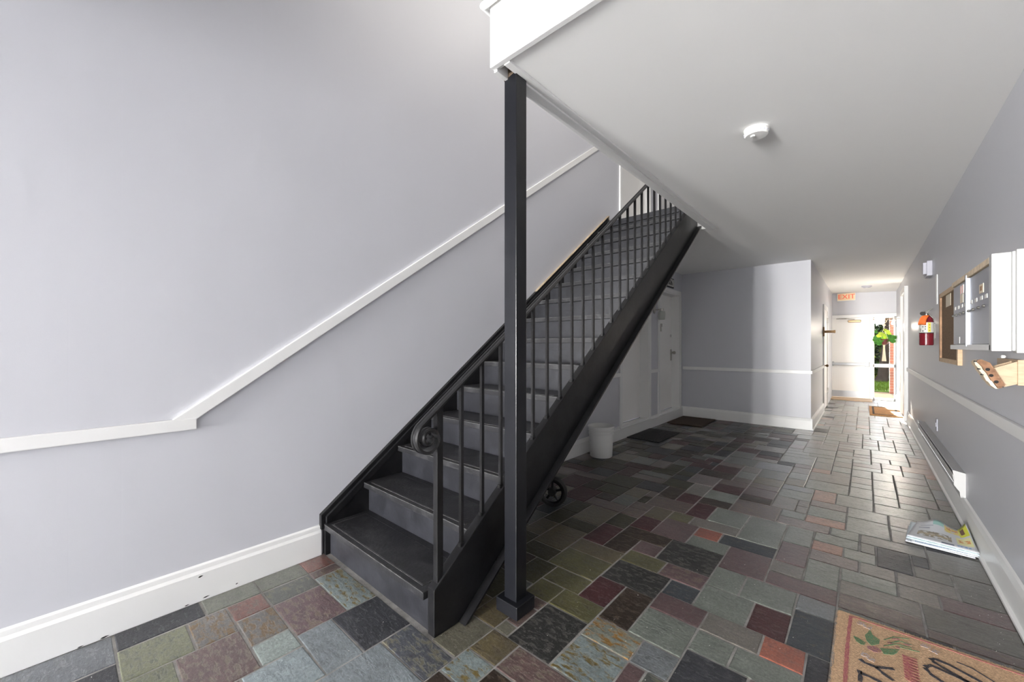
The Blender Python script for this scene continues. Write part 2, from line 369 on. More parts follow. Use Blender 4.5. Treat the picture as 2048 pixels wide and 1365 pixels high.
w = MB().box(-1.345, -1.30, 1.563, 4.99, 2.682, 2.715).box(-1.30, -1.262, 1.40, 4.985, 2.692, 2.712)
struct('trim_4', w, M['trim'], bevel=.004)
struct('trim_5', B(XL, -1.345, 4.93, 4.95, 2.70, 2.965), M['trim'])
# chair rails
def rail(name, mb): struct(name, mb, M['trim'], bevel=.004)
rail('trim_6', B(XL, XL+.022, YN, .45, .906, .965))
sl_ = .7527
w = MB().prism([(.352, .966), (.45, .957), (4.765, 4.006), (4.66, 4.006)], 'x', XL, XL+.02)
rail('trim_7', w)
rail('trim_8', MB().box(XL, XL+.02, 2.4, 5.24, .895, .95))
rail('trim_9', MB().box(XL, XL+.02, 6.33, 6.64, .895, .95))
rail('trim_10', B(XL+.02, XC, YA-.02, YA, .89, .945))
rail('trim_11', B(XC, XC+.02, YA-.02, 10.2, .89, .945))
rail('trim_12', B(XR-.02, XR, YN, 9.86, .893, .955))
# baseboards
def base(name, prof, axis, a, b): struct(name, MB().prism(prof, axis, a, b), M['trim'], bevel=.002)
pl = [(XL, 0), (XL+.022, 0), (XL+.022, .145), (XL+.014, .16), (XL+.012, .182), (XL, .19)]
base('baseboard_left', pl, 'y', YN, 1.085)
base('baseboard_stair', pl, 'y', 1.16, YA)
base('baseboard_alcove', [(YA, 0), (YA-.022, 0), (YA-.022, .145), (YA-.012, .178), (YA, .185)], 'x', XL, XC+.022)
base('baseboard_corridor', [(XC, 0), (XC+.036, 0), (XC+.036, .018), (XC+.022, .024), (XC+.022, .145), (XC+.012, .178), (XC, .185)], 'y', YA-.02, 10.2)
base('baseboard_right', [(XR, 0), (XR-.032, 0), (XR-.032, .016), (XR-.018, .024), (XR-.018, .155), (XR-.01, .19), (XR, .2)], 'y', YN, 9.86)
base('baseboard_far', [(XR, 0), (XR-.022, 0), (XR-.022, .15), (XR, .18)], 'y', 10.9, YE)

bl_ = bpy.data.objects['baseboard_left']
for (y, z, l_, h_) in ((.455, .128, .022, .007), (.475, .012, .03, .005), (.40, .006, .02, .004), (.62, .02, .012, .005), (.1, .004, .03, .006), (.03, .003, .02, .004)):
    MB().prism([(y, z), (y+l_*.4, z-h_*.3), (y+l_, z+h_*.6), (y+l_*.6, z+h_), (y+l_*.2, z+h_*.8)], 'x', XL+.0215, XL+.0226).build('paint_chip', M['dark'], bl_)
# doors in the left wall: lower pair and upper pair, leaf set back in a white frame
def left_door(n, op, z0, z1, hardware, number=None):
    y0, y1 = op; r = struct_root('door_%d' % n, (XL-.14, (y0+y1)/2, z0))
    B(XL-.185, XL-.14, y0+.03, y1-.03, z0+.012, z1-.03).build('leaf', M['door'], r, bevel=.003)
    MB().box(XL-.23, XL+.012, y0, y0+.03, z0, z1).box(XL-.23, XL+.012, y1-.03, y1, z0, z1).box(XL-.23, XL+.012, y0, y1, z1-.03, z1).build('jamb', M['trim'], r)
    c = MB().box(XL, XL+.02, y0-.05, y0, z0, z1+.06).box(XL, XL+.02, y1, y1+.055, z0, z1+.06).box(XL, XL+.02, y0, y1, z1, z1+.06)
    c.build('casing', M['trim'], r, bevel=.003)
    if z0 < 1:
        B(XL-.14, XL+.028, y0-.05, y1+.05, z0-.012, z0+.008).build('sill', M['trim'], r, bevel=.004)
        B(XL-.1385, XL-.13, y0+.034, y1-.034, z0+.006, z0+.013).build('weather_strip', M['rubber'], r)
    if hardware:
        yk = y1-.075
        k = MB().lathe([(.0, .0), (.022, .0), (.016, .03), (.028, .045), (.03, .062), (.02, .075), (0, .077)], (XL-.133, yk+.02, 1.21), 16, 'x').build('knob', M['nickel'], r, smooth=True)
        B(XL-.14, XL-.132, yk-.02, yk+.04, 1.06, 1.27).build('lock_plate', M['nickel'], r, bevel=.002)
        MB().lathe([(0, 0), (.026, 0), (.024, .016), (.01, .02), (0, .02)], (XL-.14, yk, 1.53), 16, 'x').build('deadbolt', M['chrome'], r, smooth=True)
        kn = B(XL-.14, XL-.122, y0+.43, y0+.49, 1.60, 1.74).build('door_knocker', M['nickel'], r, bevel=.003)
        B(XL-.122, XL-.114, y0+.44, y0+.48, 1.605, 1.68).build('knocker_plate', M['plastic'], kn)
left_door(1, O1, .155, 2.30, False)
left_door(2, O2, .155, 2.30, True)
left_door(3, O1, ZF+.01, 5.15, False)
left_door(4, O2, ZF+.01, 5.15, False)

# number plate over the lower door
def text_mesh(name, body, size, m, parent, loc, rot, depth=.002):
    cu = bpy.data.curves.new(name, 'FONT'); cu.body = body; cu.size = size; cu.extrude = depth; cu.align_x = 'CENTER'; cu.align_y = 'CENTER'; cu.resolution_u = 3
    t = bpy.data.objects.new(name, cu); COL.objects.link(t)
    dg = bpy.context.evaluated_depsgraph_get(); me = bpy.data.meshes.new_from_object(t.evaluated_get(dg))
    bpy.data.objects.remove(t); o = bpy.data.objects.new(name, me); COL.objects.link(o)
    me.materials.clear(); me.materials.append(m); o.parent = parent
    o.location = Vector(loc)-parent.location; o.rotation_euler = rot; return o
t = thing('number_plate', (XL, 7.18, 2.47), 'small black framed door number plate above the white alcove door', 'sign')
B(XL, XL+.02, 7.0, 7.36, 2.385, 2.555).build('plate_frame', M['ink'], t, bevel=.003)
B(XL+.02, XL+.022, 7.02, 7.34, 2.405, 2.535).build('plate_face', M['labelgrey'], t)
text_mesh('digits', '606', .14, M['ink'], t, (XL+.024, 7.18, 2.47), (PI/2, 0, PI/2))

# corridor door on the left of the corridor
r = struct_root('door_5', (XC, 10.8, 0))
B(XC-.01, XC+.006, 10.3, 11.25, .012, 2.10).build('leaf', M['door'], r)
MB().box(XC-.005, XC+.024, 10.2, 10.3, 0, 2.19).box(XC-.005, XC+.024, 11.25, 11.35, 0, 2.19).box(XC-.005, XC+.024, 10.3, 11.25, 2.1, 2.19).build('casing', M['trim'], r, bevel=.004)
MB().lathe([(0, 0), (.012, 0), (.012, .03), (.028, .045), (.03, .06), (.018, .075), (0, .076)], (XC+.006, 10.4, .93), 16, 'x').build('knob', M['brass'], r, smooth=True)
h = B(XC+.006, XC+.03, 10.14, 10.22, 1.53, 1.72).build('hasp_plate', M['brass'], r, bevel=.003)
MB().box(XC+.03, XC+.19, 10.2, 10.225, 1.60, 1.65).box(XC+.17, XC+.2, 10.19, 10.235, 1.595, 1.655).build('hasp_bar', M['brass'], h, bevel=.004)
for z in (.3, 1.85): B(XC+.006, XC+.035, 11.22, 11.28, z, z+.11).build('hinge', M['nickel'], r, bevel=.003)
# right hand corridor door
r = struct_root('door_6', (XR, 10.4, 0))
MB().box(XR-.05, XR+.01, 9.84, 9.95, 0, 2.40).box(XR-.05, XR+.01, 10.8, 10.9, 0, 2.40).box(XR-.05, XR+.01, 9.95, 10.8, 2.3, 2.40).build('casing', M['trim'], r, bevel=.005)
B(XR-.015, XR+.01, 9.95, 10.8, .01, 2.3).build('leaf', M['door'], r)
# exit door with its panic bar
r = struct_root('door_7', (-.3, YE, 0))
B(-.69, .085, YE-.045, YE, .025, 2.05).build('leaf', M['door'], r, bevel=.003)
MB().box(-.73, -.69, YE-.06, YE+.06, 0, 2.09).box(.085, .15, YE-.06, YE+.06, 0, 2.09).box(-.73, .57, YE-.065, YE+.06, 2.05, 2.125).build('frame', M['trim'], r, bevel=.004)
B(-.685, .08, YE-.05, YE-.045, .03, .19).build('kick_plate', M['steelgrey'], r)
k = MB().box(-.685, .08, YE-.10, YE-.065, .845, .905).box(-.685, -.60, YE-.075, YE-.045, .82, .93).box(.0, .08, YE-.09, YE-.045, .82, .93).build('panic_bar', M['steelgrey'], r, bevel=.006)
k = B(-.325, -.075, YE-.11, YE-.045, 1.93, 1.99).build('door_closer', M['bronze'], r, bevel=.012)
MB().tube([(-.2, YE-.09, 2.0), (-.35, YE-.16, 2.02), (-.55, YE-.08, 2.03)], .012, 6).build('closer_arm', M['nickel'], k)
B(-.74, .13, 12.72, YE-.05, -.004, .022).build('threshold', M['pine'], r, bevel=.006)
# side light beside the exit door
r = struct_root('window_2', (.35, YE, 0))
MB().box(.15, .172, YE-.05, YE+.05, .0, 2.05).box(.525, .548, YE-.05, YE+.05, .0, 2.05).box(.15, .548, YE-.05, YE+.05, 2.02, 2.055).box(.15, .548, YE-.05, YE+.05, .0, .055).box(.15, .548, YE-.05, YE+.05, .81, .885).build('frame', M['trim'], r, bevel=.004)
B(.17, .527, YE+.0, YE+.006, .885, 2.02).build('pane', M['glass'], r)
B(.17, .527, YE+.0, YE+.006, .055, .81).build('pane', M['glass'], r)

# ---------------------------------------------------------------- slate floor
PX, OX, PY, OY = .0805, .054, .0803, .061
TL = '''rust -33 -31 11 13;brown -31 -30 11 13;mossblue -30 -25 11 13;olivegrey -33 -31 8 11;darkgreen -31 -29 8 11;maroonmottle -29 -25 8 11;charcoal -25 -21 10 13;olivegrey -33 -31 5 8;rust -31 -29 6 8;mossbrown -29 -26 6 8;palegreen -26 -24 6 8;bluegrey -25 -21 8 10;mossbrown -31 -28 4 6;brownmottle -28 -24 3 6;paleblue -24 -21 5 8;bluegrey -21 -17 7 11;darkmottle -21 -17 11 13;charcoal -33 -31 1 5;mossgreen -31 -28 1 4;slateblue -33 -30 -3 1;charcoal -30 -28 -1 1;mossgreen -28 -26 1 3;greyolive -19 -17 13 16;greyolive -17 -16 16 17;olivebrown -17 -15 14 16;mossblue -17 -15 12 14;blackmottle -16 -13 16 20;brownmottle -15 -11 14 16;olive -16 -13 20 22;darkmaroon -15 -13 22 25;olive -18 -15 22 24;olive -19 -15 24 27;olive -18 -16 20 22;darkolive -20 -18 21 24;orangemottle -13 -10 19 21;mossblue -13 -10 16 19;brownblack -13 -11 21 25;blackmottle -15 -11 25 28;olive -15 -12 28 30;maroonmottle -12 -9 28 30;charcoalblue -11 -9 26 28;maroon -11 -8 24 26;greygreen -11 -8 21 24;greyblue -10 -8 19 21;charcoal -8 -5 19 22;maroon -10 -9 17 19;greygreen -9 -6 26 29;greygreen -9 -7 29 32;greygreen -7 -4 29 32;darkmaroon -6 -4 26 29;greybrown -8 -5 24 26;greygreen -8 -6 22 24;greygreen -6 -3 22 24;brickred -5 -3 24 26;charcoal -3 -2 23 26;charcoalblue -4 -2 26 30;greyblue -4 -2 30 32;maroon -6 -2 32 34;maroon -9 -6 32 36;charcoalblue -10 -6 36 38;brickred -12 -10 36 38;greygreen -12 -9 34 36;blackmottle -13 -9 30 34;greygreen -9 -6 38 44;greygreen -12 -9 40 44;greybrown -13 -9 38 40;brown -11 -7 44 48;maroon -6 -4 36 40;greygreen -6 -4 40 44;greybrown -6 -4 34 36;greymaroon -7 -3 44 46;greygreen -7 -5 46 48;greygreen -4 -2 34 38;greymaroon -4 -1 38 40;salmon -4 -2 40 42;greygreen -4 -1 42 44;greygreen -3 -1 44 46;salmon -5 -2 46 48;greygreen -5 -2 48 51;greymaroon -5 -2 51 53;greygreen -2 1 46 50;greygreen -2 1 50 53;darkmaroon -19 -17 29 33;brownblack -17 -15 29 32;maroon -15 -13 30 32;brownblack -17 -13 32 34;darkmaroon -17 -15 34 37;maroon -15 -12 34 38;olive -15 -13 38 40;olivebrown -19 -15 27 29;darkolive -19 -17 33 36;darkmaroon -14 -12 40 44;brown -18 -14 40 43;darkmaroon -16 -14 43 46;greygreen -6 -2 57 61;greybrown -6 -2 61 65;greygreen -3 0 53 57;salmon -5 -3 53 57;greygreen -2 0 57 61;greygreen 0 2 59 62;greygreen 0 2 56 59;greygreen 0 4 53 56;greybrown 1 4 50 53;greygreen 2 4 56 58;greygreen 4 6 53 58;greygreen -2 0 66 70;greygreen -2 1 36 38;greybrown -2 2 34 36;brownmottle -2 2 32 34;greybrown 1 4 38 40;darkslate 2 4 40 42;greybrown -1 1 38 40;greybrown 1 3 36 38;darkslate 4 6 38 42;maroon 3 6 36 38;darkslate 2 6 33 36;brown 2 6 32 33;darkslate 3 6 42 46'''
fl = struct('floor', B(XL-.1, XR+.1, YN, YE+.2, -.06, -.0035), M['grout'])
occ = {}; tiles = []
for ln in TL.split(';'):
    n, a, b_, c, d = ln.split(); a, b_, c, d = int(a), int(b_), int(c), int(d)
    tiles.append((n, a, b_, c, d))
    for i in range(a, b_):
        for j in range(c, d): occ[i, j] = 1
rng = random.Random(11)
IMIN, IMAX = -34, 7
def inside(i, j):
    if i < IMIN or i >= IMAX or j < -12 or j > 163: return False
    if OY+j*PY > YA-.02 and i < -9: return False
    return True
SZ = [(2, 2, 3), (3, 2, 4), (2, 3, 4), (4, 2, 3), (3, 3, 3), (4, 3, 3), (4, 4, 2), (3, 4, 3), (2, 4, 2), (1, 2, .2), (2, 1, .1)]
for j in range(-12, 164):
    for i in range(IMIN, IMAX):
        if not inside(i, j) or (i, j) in occ or (i < -18 and j == 13): continue
        opts = []
        for sw, sh, wt in SZ:
            if all(inside(i+a, j+b) and (i+a, j+b) not in occ for a in range(sw) for b in range(sh)):
                # avoid leaving one-cell slivers beside the tile
                pen = 1
                if (i+sw, j) not in occ and inside(i+sw, j) and ((i+sw+1, j) in occ or not inside(i+sw+1, j)): pen = .05
                opts.append((sw, sh, wt*pen))
        if opts:
            tt = rng.random()*sum(o[2] for o in opts)
            for sw, sh, wt in opts:
                tt -= wt
                if tt <= 0: break
        else: sw = sh = 1
        x, y = OX+(i+sw/2)*PX, OY+(j+sh/2)*PY
        if x+rng.uniform(-.45, .35) > -.8: pal = ['greygreen']*6+['greybrown']*4+['greymaroon']*3+['greyblue', 'salmon', 'maroon']  # pale mix: floor glare is put into these tile colours
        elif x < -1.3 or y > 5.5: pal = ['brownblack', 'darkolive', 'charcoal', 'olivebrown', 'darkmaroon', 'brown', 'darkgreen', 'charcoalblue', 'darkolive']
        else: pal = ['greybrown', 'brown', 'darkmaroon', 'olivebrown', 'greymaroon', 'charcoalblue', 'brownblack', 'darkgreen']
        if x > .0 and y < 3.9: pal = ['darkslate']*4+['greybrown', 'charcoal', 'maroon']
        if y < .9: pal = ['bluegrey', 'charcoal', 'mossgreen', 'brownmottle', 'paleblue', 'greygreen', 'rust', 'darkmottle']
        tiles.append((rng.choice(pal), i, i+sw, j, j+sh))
        for a in range(sw):
            for b in range(sh): occ[i+a, j+b] = 1
def tile_geo(a, b_, c, d, rg, z=0):
    g = .0045; x0 = max(OX+a*PX+g, -2.61); x1 = min(OX+b_*PX-g, .552); y0 = OY+c*PY+g; y1 = OY+d*PY-g
    if x1-x0 < .02 or y1-y0 < .02: return None
    # corner jitter, tiny tilt, chipped edge bevel
    J = lambda: rg.uniform(-.0022, .0022)
    base_ = [(x0+J(), y0+J()), (x1+J(), y0+J()), (x1+J(), y1+J()), (x0+J(), y1+J())]
    tx, ty, h0 = rg.uniform(-.006, .006), rg.uniform(-.006, .006), rg.uniform(-.0012, .0012)
    cx, cy = (x0+x1)/2, (y0+y1)/2
    def H(x, y): return z+h0+tx*(x-cx)+ty*(y-cy)
    bv = .0035
    ins = [(px_+(bv if px_ < cx else -bv), py_+(bv if py_ < cy else -bv)) for px_, py_ in base_]
    vs = [(p[0], p[1], -.012) for p in base_]+[(p[0], p[1], H(*p)-.0015) for p in base_]+[(p[0], p[1], H(*p)) for p in ins]
    fs = [(8, 9, 10, 11)]+[(k, (k+1)%4, (k+1)%4+4, k+4) for k in range(4)]+[(k+4, (k+1)%4+4, (k+1)%4+8, k+8) for k in range(4)]
    return vs, fs
def vis_rank(t):
    x, y = OX+(t[1]+t[2])/2*PX, OY+(t[3]+t[4])/2*PY
    u = (x*.7468+y*.6651); f_ = (-x*.6651+y*.7468)
    if f_ < .3 or abs(u/f_) > 1.32 or (-x*.0+1.34)/f_ > .9: return 1e9
    if x < -1.5 and 1.1 < y < 3.2: return 500+y
    dist = math.hypot(x, y); area = (t[2]-t[1])*(t[4]-t[3])
    return dist**3/area
tiles.sort(key=vis_rank)
trg = random.Random(5)
field = MB(); fm = list(SL.keys())
for k, (n, a, b_, c, d) in enumerate(tiles):
    g = tile_geo(a, b_, c, d, trg)
    if g is None: continue
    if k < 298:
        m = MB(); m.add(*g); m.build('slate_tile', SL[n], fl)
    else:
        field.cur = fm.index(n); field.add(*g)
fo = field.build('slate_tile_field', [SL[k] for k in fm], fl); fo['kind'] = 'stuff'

# ---------------------------------------------------------------- staircase
RI, RU, Y1 = .2, .2655, 1.092
XW, XO = -2.575, -1.52            # tread ends
st = thing('staircase', (-2.05, 1.1, 0), 'black painted steel staircase climbing along the lavender left wall', 'staircase')
for i in range(1, 15):
    y0 = Y1+(i-1)*RU; z1 = i*RI
    b = MB().box(XW, XO, y0, y0+RU+.045, z1-.036, z1)
    # raised tread pan bordered by a shallow groove
    b.box(XW+.05, XO-.05, y0+.035, y0+RU-.01, z1, z1+.003)
    td = b.build('tread', M['tread'], st, bevel=.003, seg=1)
    ya, yb, xa, xb, zt_ = y0+.03, y0+RU-.005, XW+.045, XO-.045, z1
    MB().box(xa, xb, ya, ya+.004, zt_, zt_+.0022).box(xa, xb, yb-.004, yb, zt_, zt_+.0022).box(xa, xa+.004, ya, yb, zt_, zt_+.0022).box(xb-.004, xb, ya, yb, zt_, zt_+.0022).build('pan_edge', M['wornedge'], td)
    MB().box(XW, XO, y0-.0012, y0+.004, z1-.003, z1+.0008).build('worn_nosing_edge', M['wornedge'], td)
    B(XW, XO, y0+.038, y0+.05, z1-RI+.0, z1-.034).build('riser', M['riser'], st)
yt = Y1+14*RU
B(XW, XO, yt+.038, yt+.05, 2.8, 2.95).build('riser', M['riser'], st)
B(XW, XO, yt, yt+.14, 2.93, 3.0).build('landing_nosing', M['riser'], st, bevel=.004)
def zs(y): return .218+.7525*(y-1.116)
def zb(y): return .745*(y-1.265)
o = MB().prism([(1.116, 0), (1.116, .218), (4.80, zs(4.80)), (4.93, 3.0), (4.93, zb(4.93)), (1.265, 0)], 'x', -1.52, -1.47).build('outer_stringer', M['black'], st, bevel=.004)
MB().prism([(1.262, 0), (1.285, 0), (4.94, zb(4.94)-.004), (4.94, zb(4.94)+.012)], 'x', -1.47, -1.425).build('stringer_flange', M['black'], st, bevel=.002)
o = MB().prism([(1.10, 0), (1.10, .2), (4.95, 3.08-.02), (4.95, 2.72), (1.35, 0)], 'x', XL+.001, XW+.001).build('wall_stringer', M['black'], st)
wz = lambda y: .257+.7465*(y-1.078)
MB().prism([(1.078, .165), (1.078, wz(1.078)), (4.87, wz(4.87)), (4.87, wz(4.87)-.06), (1.10, .205), (1.10, .165)], 'x', XL+.0, XL+.032).build('stringer_moulding', M['black'], o, bevel=.003)
MB().prism([(1.105, .245), (4.85, wz(4.85)-.03), (4.85, wz(4.85)-.07), (1.105, .19)], 'x', XL+.03, XL+.05).build('stringer_moulding', M['black'], o, bevel=.003)
MB().prism([(3.3, wz(3.3)), (3.3, wz(3.3)+.003), (4.885, wz(4.885)+.004), (4.885, wz(4.885)-.06), (4.872, wz(4.872)-.06), (4.872, wz(4.872))], 'x', XL+.0, XL+.036).build('unpainted_edge', M['bareedge'], o)

# railing
XB = -1.495
rl = thing('stair_railing', (XB, 1.16, .2), 'black iron stair railing with square balusters and a scrolled handrail end', 'railing')
def zr(y): return .977+.739*(y-1.048)
path = [(5.6, zr(5.6)), (1.30, zr(1.30))]
cx_, cz_ = 1.098, .914
for k in range(0, 57):
    a = math.radians(126.9+k*11.5); rr = .080-.0655*(k/56)**.8
    path.append((cx_+rr*math.cos(a), cz_+rr*math.sin(a)))
def sweep(path, prof):
    m = MB(); n = len(prof); vs = []
    for i, p in enumerate(path):
        q0, q1 = path[max(i-1, 0)], path[min(i+1, len(path)-1)]
        t = Vector((q1[0]-q0[0], q1[1]-q0[1])).normalized(); nn = Vector((t.y, -t.x))   # outward = above the rail
        for px_, h_ in prof: vs.append((XB+px_, p[0]+nn.x*h_, p[1]+nn.y*h_))
    fs = [(i*n+k, i*n+(k+1)%n, (i+1)*n+(k+1)%n, (i+1)*n+k) for i in range(len(path)-1) for k in range(n)]
    fs += [tuple(range(n)), tuple((len(path)-1)*n+k for k in range(n))[::-1]]
    m.add(vs, fs); return m
prof = [(-.022, -.008), (.022, -.008), (.024, .002), (.017, .008), (.009, .008), (.006, .003), (-.006, .003), (-.009, .008), (-.017, .008), (-.024, .002)]
hr = sweep(path, prof).build('handrail', M['iron'], rl, smooth=True)
B(XB-.016, XB+.016, 1.141, 1.175, zs(1.12)-.015, zr(1.158)-.004).build('newel', M['black'], rl, bevel=.002)
for k in range(1, 26):
    y = 1.159+k*.1418
    if y > 4.75: break
    m = MB().box(XB-.0085, XB+.0085, y-.0085, y+.0085, zs(y)-.01, zr(y)-.003)
    m.box(XB-.011, XB+.011, y-.014, y+.014, zs(y)-.012, zs(y)+.008)
    m.build('baluster', M['iron'], rl)

# steel post that carries the balcony corner
ps = thing('steel_post', (-1.33, 1.52, 0), 'tall square black steel post standing beside the bottom of the staircase', 'post')
B(-1.37, -1.29, 1.48, 1.56, .0, 2.83).build('shaft', M['blackpost'], ps, bevel=.003)
B(-1.40, -1.26, 1.45, 1.59, 0, .066).build('base_plate', M['blackpost'], ps, bevel=.004)
MB().prism([(-1.3705, 2.685), (-1.2895, 2.705), (-1.2895, 2.745), (-1.33, 2.755), (-1.3705, 2.735)], 'y', 1.4785, 1.485).build('bare_collar', M['rust'], ps)
struct('hole_shade', B(-1.345, -1.272, 1.418, 1.60, 2.86, 2.965), M['dark'])  # black block in the ceiling hole, its colour standing for the shade inside
# ---------------------------------------------------------------- things in the hall
# bucket
t = thing('bucket', (-2.40, 4.325, 0), 'white plastic bucket standing on the slate below the staircase by the baseboard', 'bucket')
c = (-2.40, 4.325, 0)
MB().lathe([(0, .004), (.128, .0), (.133, .006), (.143, .268), (.149, .27), (.150, .283), (.145, .287), (.146, .306), (.152, .308), (.153, .32), (.147, .324), (.148, .343), (.156, .346), (.158, .366), (.152, .371), (.146, .366), (.140, .30), (.126, .012), (0, .01)], c, 40).build('body', M['bucket'], t, smooth=True)
for z in (.19, .06):
    MB().lathe([(.142-.0007*0+.0005-(.27-z)*.038, z), (.1425-(.27-z)*.038+.0006, z+.004), (.1425-(.27-z)*.038+.0004, z+.008)], c, 6, 'z', (3.55, 4.2)).build('printed_line', M['ink'], t)
MB().lathe([(.149, .335), (.156, .335), (.156, .349), (.149, .349)], c, 6, 'z', (5.9, 6.2)).build('handle_lug', M['bucket'], t)
# door mats
def mat_obj(name, x0, x1, y0, y1, h, m, label, nub=.0):
    b = MB(); nx, ny = max(2, int((x1-x0)/.025)), max(2, int((y1-y0)/.025)); rg = random.Random(3)
    pts = []
    for i in range(nx): pts.append((x0+(x1-x0)*i/nx, y0))
    for i in range(ny): pts.append((x1, y0+(y1-y0)*i/ny))
    for i in range(nx): pts.append((x1-(x1-x0)*i/nx, y1))
    for i in range(ny): pts.append((x0, y1-(y1-y0)*i/ny))
    pts = [(p[0]+rg.uniform(-nub, nub), p[1]+rg.uniform(-nub, nub)) for p in pts]
    b.prism(pts, 'z', .001, h)
    return b
t = thing('doormat', (.2, 2.1, 0), 'tan coir doormat printed with letters and green leaves in the near corner', 'doormat')
mat_obj('', -.10, .515, 1.62, 2.572, .016, None, '', .003).build('mat_body', M['coir'], t)
fz = random.Random(8); fb = MB()
for k in range(1500):
    e = fz.random()
    if e < .4: x, y, dx, dy = -.10, fz.uniform(1.7, 2.572), -1, 0
    elif e < .75: x, y, dx, dy = fz.uniform(-.1, .515), 2.572, 0, 1
    else: x, y, dx, dy = fz.uniform(-.09, .5), fz.uniform(1.9, 2.56), fz.uniform(-1, 1), fz.uniform(-1, 1)
    ln = fz.uniform(.004, .011); z = fz.uniform(.004, .016) if e < .75 else .0158
    ex, ey, ez = x+dx*ln+fz.uniform(-.004, .004), y+dy*ln+fz.uniform(-.004, .004), z+fz.uniform(-.003, .004)
    fb.add([(x-.0007, y-.0007, z), (x+.0007, y+.0007, z), (ex, ey, max(.001, ez))], [(0, 1, 2)])
o = fb.build('coir_fringe', M['coir'], t); o['kind'] = 'stuff'
ZM = .0175
def strokes(name, lines, wd, m, parent=t, z=ZM, taper=True):
    b = MB(); rg = random.Random(2)
    for L in lines:
        # resample
        P = [Vector((*p, 0)) for p in L]; Q = []
        for i in range(len(P)-1):
            n = max(2, int((P[i+1]-P[i]).length/.008))
            for k in range(n): Q.append(P[i].lerp(P[i+1], k/n))
        Q.append(P[-1]); vs = []
        for i, p in enumerate(Q):
            d = (Q[min(i+1, len(Q)-1)]-Q[max(i-1, 0)]).normalized(); nn = Vector((-d.y, d.x, 0))
            ww = wd*.5*rg.uniform(.75, 1.2)
            vs += [(p.x+nn.x*ww, p.y+nn.y*ww, z), (p.x-nn.x*ww, p.y-nn.y*ww, z), (p.x+nn.x*ww, p.y+nn.y*ww, z-.004), (p.x-nn.x*ww, p.y-nn.y*ww, z-.004)]
        fs = []
        for i in range(len(Q)-1):
            a = i*4; fs += [(a, a+1, a+5, a+4), (a+2, a+6, a+7, a+3), (a, a+4, a+6, a+2), (a+1, a+3, a+7, a+5)]
        b.add(vs, fs)
    return b.build(name, m, parent)
for L_ in ([[(-.016,2.227),(-.001,2.213),(.033,2.215),(.088,2.25)],[(.033,2.215),(.056,2.19),(.085,2.17)],[(-.017,2.147),(-.014,2.108),(-.015,2.076)],[(-.014,2.133),(.008,2.134),(.043,2.129),(.09,2.09)],
    [(.183,2.349),(.205,2.378),(.236,2.372),(.262,2.367),(.33,2.345)],[(.184,2.343),(.2,2.311),(.235,2.285)],[(.205,2.416),(.219,2.437),(.261,2.432),(.3,2.413),(.36,2.382)],[(.211,2.412),(.254,2.385),(.32,2.35)],[(-.015,2.06),(.02,2.02),(.09,2.0)]]): strokes('letter_stroke', [L_], .014, M['matink'])
strokes('letter_stroke', [[(.286,2.475),(.326,2.469),(.40,2.41)]], .006, M['matink'])
strokes('border_line', [[(-.052,2.55),(-.058,2.30),(-.06,1.66)]], .013, M['matpink'])
strokes('border_line', [[(-.052,2.55),(.152,2.553),(.48,2.552)]], .007, M['matpink'])
zz = []
for k in range(9):
    y = 2.375-k*.019; zz.append([(.118, y), (.163, y+.004)]); zz.append([(.12, y-.006), (.16, y-.014)])
strokes('pink_lettering', zz, .007, M['matpink'])
def blob(name, pts, m, z=ZM): return MB().prism(pts, 'z', z-.004, z).build(name, m, t)
blob('printed_leaf', [(-.041,2.385),(-.021,2.381),(.003,2.364),(-.002,2.345),(-.014,2.338),(-.03,2.352)], M['matgreen'])
blob('printed_leaf', [(-.001,2.425),(.008,2.45),(.017,2.488),(.026,2.45),(.05,2.429),(.046,2.394),(.022,2.361),(.006,2.382)], M['matgreen'])
blob('printed_leaf', [(.048,2.365),(.081,2.386),(.113,2.411),(.102,2.375),(.089,2.349),(.06,2.331)], M['matgreen'])
blob('printed_flower', [(.006,2.343),(.035,2.365),(.055,2.352),(.05,2.33),(.028,2.317),(.01,2.325)], M['matpurple'])
for a, b in (((-.029, 2.505), (.024, 2.507)), ((.183, 2.509), (.24, 2.498)), ((-.013, 2.265), (.034, 2.257))):
    q = [a, ((a[0]+b[0])/2, (a[1]+b[1])/2+.004), b]
    strokes('printed_petals', [q, [(p[0]+.004, p[1]+.013) for p in q[:2]], [(p[0]-.004, p[1]-.012) for p in q[1:]]], .014, M['matgrey'])
for L_ in ([[(.063,2.441),(.097,2.496),(.15,2.527)],[(.082,2.434),(.116,2.48),(.154,2.483)],[(.062,2.393),(.102,2.444),(.152,2.458)],[(.114,2.431),(.176,2.449)]]): strokes('printed_sprig', [L_], .005, M['matgreen'])
for L_ in ([[(.09,2.475),(.115,2.495)],[(.13,2.47),(.15,2.478)],[(.075,2.43),(.09,2.44)],[(.1,2.418),(.115,2.423)]]): strokes('printed_bud', [L_], .008, M['matpurple'])
t = thing('doormat', (-2.36, 5.85, 0), 'black rubber doormat on the dark floor before the left alcove door', 'doormat')
b = mat_obj('', -2.59, -2.12, 5.42, 6.25, .012, None, ''); b.build('mat_body', M['rubbermat'], t)
b = MB()
for k in range(10): b.box(-2.56+k*.042, -2.545+k*.042, 5.46, 6.21, .011, .016)
b.build('ribs', M['rubbermat'], t)
t = thing('doormat', (-2.28, 7.33, 0), 'dark brown coir doormat in the back corner of the alcove', 'doormat')
mat_obj('', -2.56, -2.0, 6.92, 7.74, .018, None, '', .004).build('mat_body', M['coirdark'], t)
b = MB().box(-2.52, -2.04, 6.96, 6.99, .017, .020).box(-2.52, -2.04, 7.67, 7.70, .017, .020).box(-2.52, -2.49, 6.99, 7.67, .017, .020).box(-2.07, -2.04, 6.99, 7.67, .017, .020)
